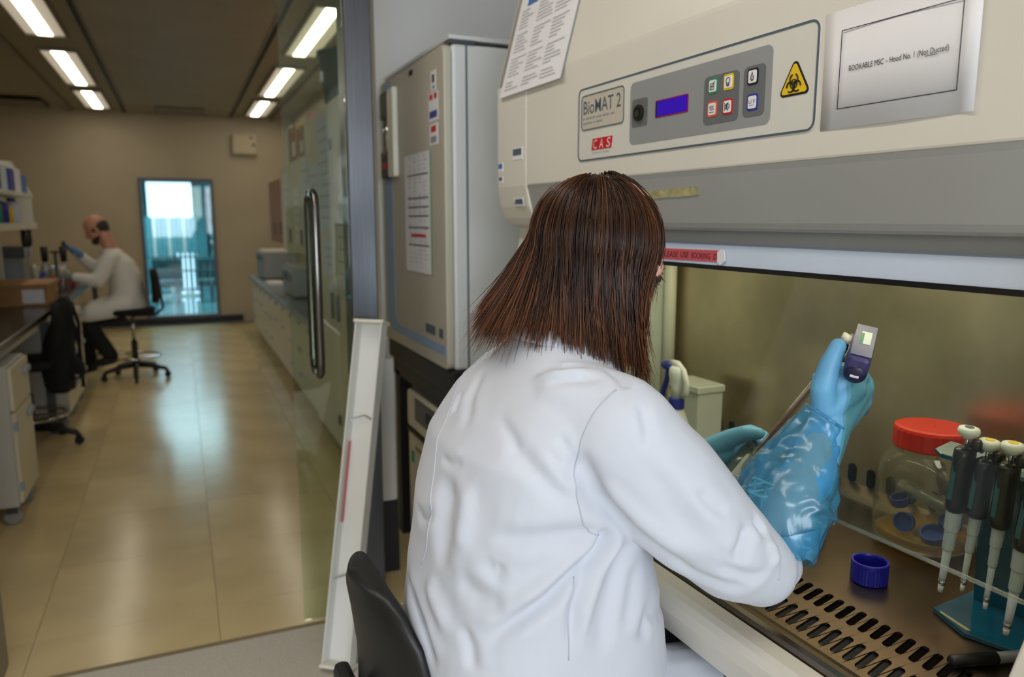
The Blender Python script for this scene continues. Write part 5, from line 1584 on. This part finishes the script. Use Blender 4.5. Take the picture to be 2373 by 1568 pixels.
# collar
cb = MB()
cr1, cr2 = [], []
for k in range(28):
    a = 2*math.pi*k/28
    c_ = Vector((.712 + .088*math.cos(a), 1.25 + .096*math.sin(a), 1.272 - .02*math.cos(a)))
    cr1.append(c_ + Vector((.008*math.cos(a)*0 + .012, 0, .038)))
    cr2.append(c_ + Vector((.022*math.cos(a), .022*math.sin(a), -.012)))
cb.loft([cr1, [p.lerp(q, .5) + Vector((0, 0, .006)) for p, q in zip(cr1, cr2)], cr2], cap=False)
wp('collar', cb, 'coat', smooth=True, solid=.004)
SEAMS = [
    [(0.6081, 1.4116, 1.2292), (0.5744, 1.4287, 1.1938), (0.5076, 1.3381, 1.1556), (0.4743, 1.3044, 1.1205), (0.4523, 1.2850, 1.0908), (0.4423, 1.2703, 1.0591), (0.4323, 1.2505, 1.0256), (0.4230, 1.2305, 0.9931), (0.4179, 1.2246, 0.9595), (0.4124, 1.2344, 0.9156), (0.4060, 1.2576, 0.8652)],
    [(0.6682, 1.0177, 1.2242), (0.6430, 1.0140, 1.2089), (0.6257, 1.0143, 1.1920), (0.6137, 1.0153, 1.1724), (0.6055, 1.0183, 1.1475), (0.5991, 1.0204, 1.1188), (0.5937, 1.0173, 1.0922), (0.5938, 1.0139, 1.0597), (0.6003, 1.0144, 1.0260), (0.6081, 1.0145, 1.0053), (0.6208, 1.0147, 0.9887), (0.6482, 1.0152, 0.9758)],
    [(0.5981, 1.0188, 0.9149), (0.5937, 1.0200, 0.8655), (0.5883, 1.0208, 0.8120), (0.5856, 1.0191, 0.7586)],
    [(0.9314, 0.9111, 0.9478), (0.9289, 0.9033, 0.9320), (0.9232, 0.8981, 0.9120), (0.9219, 0.8982, 0.8919)],
]
from mathutils.bvhtree import BVHTree
ctree = BVHTree.FromPolygons([tuple(v) for v in ct.v], ct.f)
for pts in SEAMS:
    dense = []
    for k in range(len(pts)-1):
        for q in range(6):
            p = Vector(pts[k]).lerp(Vector(pts[k+1]), q/6)
            h_ = ctree.find_nearest(p)
            dense.append(h_[0] + h_[1]*.0004)
    wp('seam', MB().tube(dense, .0014, 6), 'seam', smooth=True)
# trousers and shoes
tb = MB()
chain(tb, [Vector((.74, 1.12, .53)), RK, RA], [.098, .083, .062])
chain(tb, [Vector((.74, 1.40, .53)), LK, LA], [.098, .083, .062])
wp('trousers', fuse(tb, .01, 4), 'trousers', smooth=True)
for y in (1.10, 1.42):
    sb = MB(); chain(sb, [Vector((1.02, y, -.045)), Vector((1.10, y, -.06)), Vector((1.22, y, -.075))], [.048, .045, .035])
    wp('shoe', fuse(sb, .008, 3), 'black_plastic', smooth=True)
# foot rail under her shoes
MB().tube([(1.12, .62, -.13), (1.12, 2.30, -.13)], .018, 12).build('foot_rail', M['steel'], hood, H4, smooth=True)

# gloves: palm and five fingers each
def glove(meta, fingers, thumb, wrist, vox=.0035):
    b = MB()
    for (p0, p1, r0, r1) in meta: chain(b, [p0, p1], [r0, r1])
    for pts, rr in fingers: chain(b, pts, rr)
    chain(b, *thumb)
    chain(b, *wrist)
    return fuse(b, vox, 4)
g1 = glove(  # points of gloves, sleeves, controller and tube come from image pixels and assumed depths
    [((1.1427, 1.0196, 1.1173), (1.1782, 1.0106, 1.2064), .027, .022), ((1.1527, 1.0134, 1.1091), (1.2062, 1.0044, 1.2017), .030, .0225), ((1.1648, 1.0109, 1.1083), (1.2254, 1.0056, 1.1775), .030, .022), ((1.1766, 1.0114, 1.1110), (1.2304, 1.0094, 1.1487), .027, .020), ((1.1438, 1.0151, 1.1395), (1.1917, 1.0050, 1.1792), .030, .030)],
    [([(1.1782, 1.0106, 1.2064), (1.2218, 1.0360, 1.2133), (1.2203, 1.0684, 1.2024), (1.1636, 1.0598, 1.1924)], [.0215, .0185, .0165, .0115]),
     ([(1.2062, 1.0044, 1.2017), (1.2582, 1.0292, 1.1766), (1.2670, 1.0660, 1.1549), (1.2251, 1.0739, 1.1511)], [.022, .0195, .0175, .014]),
     ([(1.2254, 1.0056, 1.1775), (1.2658, 1.0323, 1.1505), (1.2702, 1.0655, 1.1285), (1.2284, 1.0685, 1.1286)], [.0215, .0185, .0165, .013]),
     ([(1.2304, 1.0094, 1.1487), (1.2629, 1.0349, 1.1254), (1.2640, 1.0597, 1.1106), (1.2343, 1.0626, 1.1114)], [.0195, .0165, .0145, .012])],
    ([Vector((1.1413, 1.0156, 1.1354)), Vector((1.1248, 1.0096, 1.1847)), Vector((1.1308, 1.0036, 1.2308)), Vector((1.1453, 0.9995, 1.2657))], [.027, .0235, .0195, .0155]),
    ([Vector((1.1549, 1.0124, 1.1091)), Vector((1.1273, 1.0140, 1.0564)), Vector((1.0961, 1.0095, 1.0107))], [.0385, .044, .050]))
wp('glove', g1, 'glove', smooth=True)
g2 = glove(
    [((1.1455, 1.3788, 0.9514), (1.1860, 1.3230, 0.9973), .026, .021), ((1.1448, 1.3774, 0.9412), (1.1981, 1.3192, 0.9760), .028, .022), ((1.1441, 1.3759, 0.9310), (1.1918, 1.3176, 0.9501), .028, .022), ((1.1463, 1.3732, 0.9209), (1.1793, 1.3197, 0.9281), .026, .020), ((1.1516, 1.3575, 0.9418), (1.1763, 1.3275, 0.9650), .034, .032)],
    [([(1.1860, 1.3230, 0.9973), (1.2288, 1.3052, 1.0112), (1.2374, 1.2723, 1.0064), (1.2113, 1.2442, 0.9991)], [.021, .018, .016, .013]),
     ([(1.1981, 1.3192, 0.9760), (1.2464, 1.3077, 0.9770), (1.2455, 1.2777, 0.9626), (1.2020, 1.2532, 0.9614)], [.022, .0185, .0165, .013]),
     ([(1.1918, 1.3176, 0.9501), (1.2384, 1.3107, 0.9404), (1.2269, 1.2806, 0.9291), (1.1818, 1.2531, 0.9380)], [.021, .018, .016, .0135]),
     ([(1.1793, 1.3197, 0.9281), (1.2146, 1.3116, 0.9129), (1.2021, 1.2832, 0.9090), (1.1622, 1.2596, 0.9226)], [.019, .016, .0145, .0125])],
    ([Vector((1.1463, 1.3523, 0.9620)), Vector((1.1671, 1.3045, 1.0005)), Vector((1.1779, 1.2645, 1.0250)), Vector((1.1900, 1.2372, 1.0297))], [.026, .0215, .018, .014]),
    ([Vector((1.1520, 1.3733, 0.9371)), Vector((1.1286, 1.3974, 0.9160))], [.034, .042]))
wp('glove', g2, 'glove', smooth=True)

# plastic oversleeve on the right forearm
def sleeve_ring(c, d, ra, rb, n, k, seed):
    c, d = Vector(c), Vector(d).normalized()
    a = et - d*et.dot(d); a.normalize()
    b = d.cross(a)
    ring = []
    for q in range(n):
        t_ = 2*math.pi*q/n
        nz_ = noise.noise(Vector((math.cos(t_)*2.6, math.sin(t_)*2.6, k*.22 + seed)))
        rg = abs(noise.noise(Vector((math.cos(t_)*5 + k*.12, math.sin(t_)*5, k*.10 + 7))))
        f = 1 + .12*nz_ + .16*(rg - .3)
        ring.append(c + a*(ra*f*math.cos(t_)) + b*(rb*f*math.sin(t_)))
    return ring
axp = [Vector(p) for p in ((1.0214, 0.9695, 0.8871), (1.0344, 0.9732, 0.9050), (1.0370, 0.9910, 0.9373), (1.0446, 1.0095, 0.9675), (1.0688, 1.0210, 1.0026), (1.1000, 1.0264, 1.0410), (1.1215, 1.0263, 1.0795), (1.1369, 1.0219, 1.1088), (1.1461, 1.0171, 1.1251))]
rax = [.058, .066, .078, .086, .084, .074, .060, .046, .041]
rbx = [.040, .052, .078, .092, .088, .072, .056, .046, .042]
rings = []
NS = 44
for i in range(NS+1):
    f = i/NS*(len(axp)-1)
    k = min(int(f), len(axp)-2)
    g_ = f-k
    def cr4(arr):
        p0, p1, p2, p3 = arr[max(k-1, 0)], arr[k], arr[k+1], arr[min(k+2, len(arr)-1)]
        return ((p1*2) + (p2-p0)*g_ + (p0*2 - p1*5 + p2*4 - p3)*g_**2 + (p1*3 - p0 - p2*3 + p3)*g_**3)*.5
    c = cr4(axp)
    d = (axp[k+1]-axp[k]).lerp(axp[min(k+2, len(axp)-1)]-axp[min(k+1, len(axp)-2)], g_)
    rings.append(sleeve_ring(c, d, cr4(rax), cr4(rbx), 56, i, 2.0))
wp('oversleeve', MB().loft(rings, cap=False), 'oversleeve', smooth=True)
# gathered elastic edges
wp('oversleeve_cuff', MB().tube([Vector(p) for p in rings[-1]] + [Vector(rings[-1][0])], .0035, 6, cap=False), 'oversleeve', smooth=True)
eb = MB()
cfr = []
for j, (pp, ra, rb) in enumerate((((1.0253, 0.9790, 0.9331), .070, .060), ((1.0285, 0.9676, 0.9084), .064, .046), ((1.0342, 0.9611, 0.8865), .040, .026))):
    cfr.append(sleeve_ring(pp, Vector((1.0351, 0.9593, 0.8786)) - Vector((1.0297, 0.9840, 0.9413)), ra, rb, 40, j*5, 9.0))
eb.loft(cfr, cap=False)
wp('oversleeve_hem', eb, 'oversleeve', smooth=True)

# ------------------------------------------------------------------ pipette controller in her right hand
t = thing('pipette_controller', 'purple electric pipette controller held in the right glove', 'pipette controller', (1.1875, 0.9882, 1.1997), H4)
A_, B_ = Vector((1.1516, 0.9602, 1.2311)), Vector((1.2443, 1.0250, 1.2752))
d_ = (B_ - A_).normalized()
sx_ = (er - d_*er.dot(d_)).normalized()
sy_ = d_.cross(sx_)
if sy_.dot(et) < 0: sy_ = -sy_
def ctl_ring(f, w_, h_, off=0):
    c = A_ + (B_-A_)*f
    return [c + sx_*a + sy_*(b + off) for a, b in rrect(w_, h_, min(w_, h_)*.24, 4)]
bo = MB().loft([ctl_ring(-.04, .030, .036), ctl_ring(0.0, .040, .046), ctl_ring(.1, .042, .048), ctl_ring(.6, .042, .048), ctl_ring(.95, .036, .044), ctl_ring(1.05, .026, .034)]).build('housing', M['dev_purple'], t, H4, bevel=.0015, smooth=False)
MB().loft([[A_ + (B_-A_)*f + sx_*a + sy_*b for a, b in ((-.017, .0245), (.019, .0245), (.019, .0255), (-.017, .0255))] for f in (.03, .97)]).build('top_shell', M['dev_top'], t, H4)
MB().loft([[A_ + (B_-A_)*f + sx_*a + sy_*b for a, b in ((-.006, .0255), (.012, .0255), (.012, .0262), (-.006, .0262))] for f in (.38, .76)]).build('label', M['paper'], t, H4)
MB().loft([[A_ + (B_-A_)*f + sx_*a + sy_*b for a, b in ((-.006, .0262), (-.001, .0262), (-.001, .0266), (-.006, .0266))] for f in (.38, .70)]).build('label_band', M['green'], t, H4)
MB().loft([[A_ + (B_-A_)*f + sx_*a + sy_*b for a, b in ((-.0214, -.012), (-.0220, -.012), (-.0220, .012), (-.0214, .012))] for f in (.25, .75)]).build('side_label', M['paper'], t, H4)
MB().lathe(A_ - d_*.004 - sy_*.012, [(.0195, .012), (.0195, 0), (.016, -.004), (.002, -.005)], 22, axis=d_).build('end_cap', M['dev_dark'], t, H4, smooth=True)
MB().obox(A_ - d_*.0062 - sy_*.014, sx_*.008, sy_*.003, d_*.003).build('charge_socket', M['paper'], t, H4, bevel=.001)
MB().tube([(1.2045, 1.0002, 1.2505), (1.2107, 1.0289, 1.2069), (1.2077, 1.0417, 1.1439), (1.2000, 1.0394, 1.1101)], [.020, .021, .020, .016], 16).build('grip', M['dev_dark'], t, H4, smooth=True)
MB().tube([(1.2295, 1.0247, 1.2660), (1.2299, 1.0536, 1.2401), (1.2251, 1.0840, 1.2090), (1.2198, 1.0993, 1.1861)], [.020, .020, .016, .012], 16).build('nose', M['dev_dark'], t, H4, smooth=True)
MB().tube([(1.1956, 1.0146, 1.2765), (1.1917, 1.0204, 1.2676)], [.016, .014], 16).build('trigger_button', M['cream'], t, H4, smooth=True)
# serological pipette
t = thing('serological_pipette', 'long clear pipette with red liquid on the controller', 'pipette', (1.1634, 1.2932, 0.8940), H4)
pa, pb = Vector((1.2198, 1.0993, 1.1861)), Vector((1.1601, 1.2895, 0.8958))
MB().tube([pa, pa.lerp(pb, .93), pb], [.0085, .0085, .003], 14).build('glass_tube', M['clear_tube'], t, H4, smooth=True)
MB().tube([pa.lerp(pb, .12), pa.lerp(pb, .93), pa.lerp(pb, .99)], [.0035, .0038, .0018], 10).build('liquid', M['liquid_red'], t, H4, smooth=True)
# tube in her left hand
t = thing('sample_tube', 'clear sample tube with pale label held in the left glove', 'tube', (1.1607, 1.2909, 0.9056), H4)
ta_, tb_ = Vector((1.2111, 1.2596, 0.9908)), Vector((1.1549, 1.2925, 0.8987))
dd_ = (ta_ - tb_); TL = dd_.length; dd_.normalize()
MB().lathe(tb_, [(.004, 0), (.024, .006), (.0275, .02), (.0275, TL), (.0255, TL), (.0255, .02), (.02, .01)], 26, axis=dd_).build('wall', M['clear_tube'], t, H4, smooth=True)
MB().lathe(tb_ + dd_*TL*.92, [(.0285, 0), (.0285, .008), (.0255, .008)], 26, axis=dd_).build('rim', M['clear_tube'], t, H4)
lw = (et - dd_*et.dot(dd_)).normalized()
lx = dd_.cross(lw)
MB().loft([[tb_ + dd_*(TL*f) + (lw*math.cos(a) + lx*math.sin(a))*r_ for a, r_ in [(R(q), .0278) for q in (-42, -28, -14, 0, 14)] + [(R(q), .0284) for q in (14, 0, -14, -28, -42)]] for f in (.2, .78)]).build('label', M['paper'], t, H4)

# ------------------------------------------------------------------ the man at the left bench
man = thing('person', 'bald bearded man in a white lab coat seated at the far bench', 'person', (-.55, 8.0, 0))
mp_ = lambda name, mb, m, **k: mb.build(name, M[m], man, **k)
bm_ = MB()
mh = Vector((-.71, 8.0, 1.42))
mf = Vector((-math.cos(R(28)), 0, -math.sin(R(28)))); ml = Vector((0, -1, 0)); mu = mf.cross(ml)
if mu.z < 0: mu = -mu
MH = Matrix((mf, ml, mu)).transposed()
def mell(b, c, r): ell(b, mh + mf*c[0] + ml*c[1] + mu*c[2], r, MH)
mell(bm_, (-.012, 0, .025), (.1, .078, .092)); mell(bm_, (.032, 0, -.045), (.06, .06, .08)); mell(bm_, (.05, 0, -.11), (.034, .036, .026))
mell(bm_, (.08, 0, .01), (.016, .045, .014)); mell(bm_, (.1, 0, -.035), (.02, .014, .026))
for s_ in (-1, 1): mell(bm_, (-.005, s_*.08, -.03), (.016, .01, .03))
chain(bm_, [mh - mu*.06 - mf*.03, Vector((-.60, 8.0, 1.24))], [.06, .065])
chain(bm_, [Vector((-.56, 8.0, 1.12)), Vector((-.49, 8.0, .78))], [.11, .13])
mRS, mRE, mRW = Vector((-.60, 7.82, 1.14)), Vector((-.70, 7.76, .95)), Vector((-.90, 7.78, .985))
mLS, mLE, mLW = Vector((-.62, 8.18, 1.14)), Vector((-.74, 8.22, 1.02)), Vector((-.92, 8.1, 1.22))
chain(bm_, [mRS, mRE, mRW], [.05, .042, .03]); chain(bm_, [mLS, mLE, mLW], [.05, .042, .03])
mK1, mA1, mK2, mA2 = Vector((-.86, 7.86, .60)), Vector((-.66, 7.86, .25)), Vector((-.9, 8.14, .6)), Vector((-.86, 8.14, .14))
chain(bm_, [Vector((-.5, 7.9, .72)), mK1, mA1], [.08, .06, .04]); chain(bm_, [Vector((-.5, 8.1, .72)), mK2, mA2], [.08, .06, .04])
mp_('body', fuse(bm_, .009, 3), 'skin_man', smooth=True)
hb_ = MB()
for c, r in (((-.04, 0, .0), (.079, .083, .066)), ((-.062, 0, -.03), (.05, .07, .05)), ((.0, .0, -.01), (.06, .081, .04))): mell(hb_, c, r)
mp_('hair', fuse(hb_, .008, 3), 'hair_dark', smooth=True)
be = MB()
for c, r in (((.062, 0, -.105), (.038, .046, .034)), ((.03, .0, -.085), (.05, .064, .03))): mell(be, c, r)
mp_('beard', fuse(be, .007, 2), 'hair_dark', smooth=True)
cm = MB()
def mring(cx, cy, cz, a, b, tilt=0):
    return [Vector((cx + a*math.cos(2*math.pi*k/28), cy + b*math.sin(2*math.pi*k/28), cz + tilt*math.cos(2*math.pi*k/28))) for k in range(28)]
cm.loft([mring(-.52, 8, .66, .21, .21), mring(-.50, 8, .75, .17, .2), mring(-.49, 8, .86, .145, .19), mring(-.505, 8, 1.0, .145, .195), mring(-.55, 8, 1.12, .135, .2), mring(-.585, 8, 1.19, .1, .15), mring(-.60, 8, 1.235, .07, .075)])
chain(cm, [Vector((-.57, 7.86, 1.15)), mRS, mRE, mRW.lerp(mRE, .12)], [.07, .075, .065, .045], 16)
chain(cm, [Vector((-.57, 8.14, 1.15)), mLS, mLE, mLW.lerp(mLE, .12)], [.07, .075, .062, .042], 16)
chain(cm, [Vector((-.52, 7.88, .70)), Vector((-.84, 7.86, .63))], [.12, .095], 16)
chain(cm, [Vector((-.52, 8.12, .70)), Vector((-.84, 8.13, .63))], [.12, .095], 16)
mp_('lab_coat', fuse(cm, .011, 5), 'coat_man', smooth=True)
tr = MB()
chain(tr, [Vector((-.55, 7.88, .66)), mK1, mA1], [.1, .082, .065]); chain(tr, [Vector((-.55, 8.12, .66)), mK2, mA2], [.1, .082, .065])
mp_('trousers', fuse(tr, .012, 3), 'trousers', smooth=True)
for (a, f) in ((mA1, -1), (mA2, -1)):
    sb = MB(); chain(sb, [a + Vector((.02, 0, -.04)), a + Vector((-.06, 0, -.06)), a + Vector((-.16, 0, -.075))], [.045, .042, .03])
    mp_('shoe', fuse(sb, .008, 2), 'black_plastic', smooth=True)
def man_hand(wr, fw, upv):
    fw, upv = fw.normalized(), upv.normalized()
    sd = fw.cross(upv)
    b = MB()
    for k in range(4):
        o = sd*(.033 - .022*k)
        k0 = wr + fw*.085 + o
        chain(b, [wr + o*.5, k0], [.016, .013])
        ln = (.036, .042, .039, .03)[k]
        chain(b, [k0, k0 + fw*ln*.8 - upv*ln*.5, k0 + fw*ln*.9 - upv*ln*1.3], [.011, .010, .008])
    chain(b, [wr + fw*.02 + sd*.02, wr + fw*.05 + sd*.045 - upv*.02, wr + fw*.08 + sd*.045 - upv*.035], [.014, .012, .009])
    chain(b, [wr - fw*.07, wr], [.038, .032])
    return fuse(b, .005, 2)
mp_('glove', man_hand(mRW, Vector((-1, 0, .1)), Vector((0, 0, 1))), 'glove_man', smooth=True)
mp_('glove', man_hand(mLW, Vector((-.75, -.2, .65)), Vector((-.5, 0, .8))), 'glove_man', smooth=True)
t = thing('pipette', 'black pipette raised in the left hand of the seated man', 'pipette', (-.99, 8.07, 1.05))
MB().tube([(-.985, 8.07, 1.30), (-.99, 8.07, 1.17)], [.016, .013], 10).build('handle', M['black_plastic'], t, smooth=True)
MB().tube([(-.99, 8.07, 1.17), (-1.0, 8.07, 1.02)], [.009, .003], 10).build('shaft', M['pip_grey'], t, smooth=True)
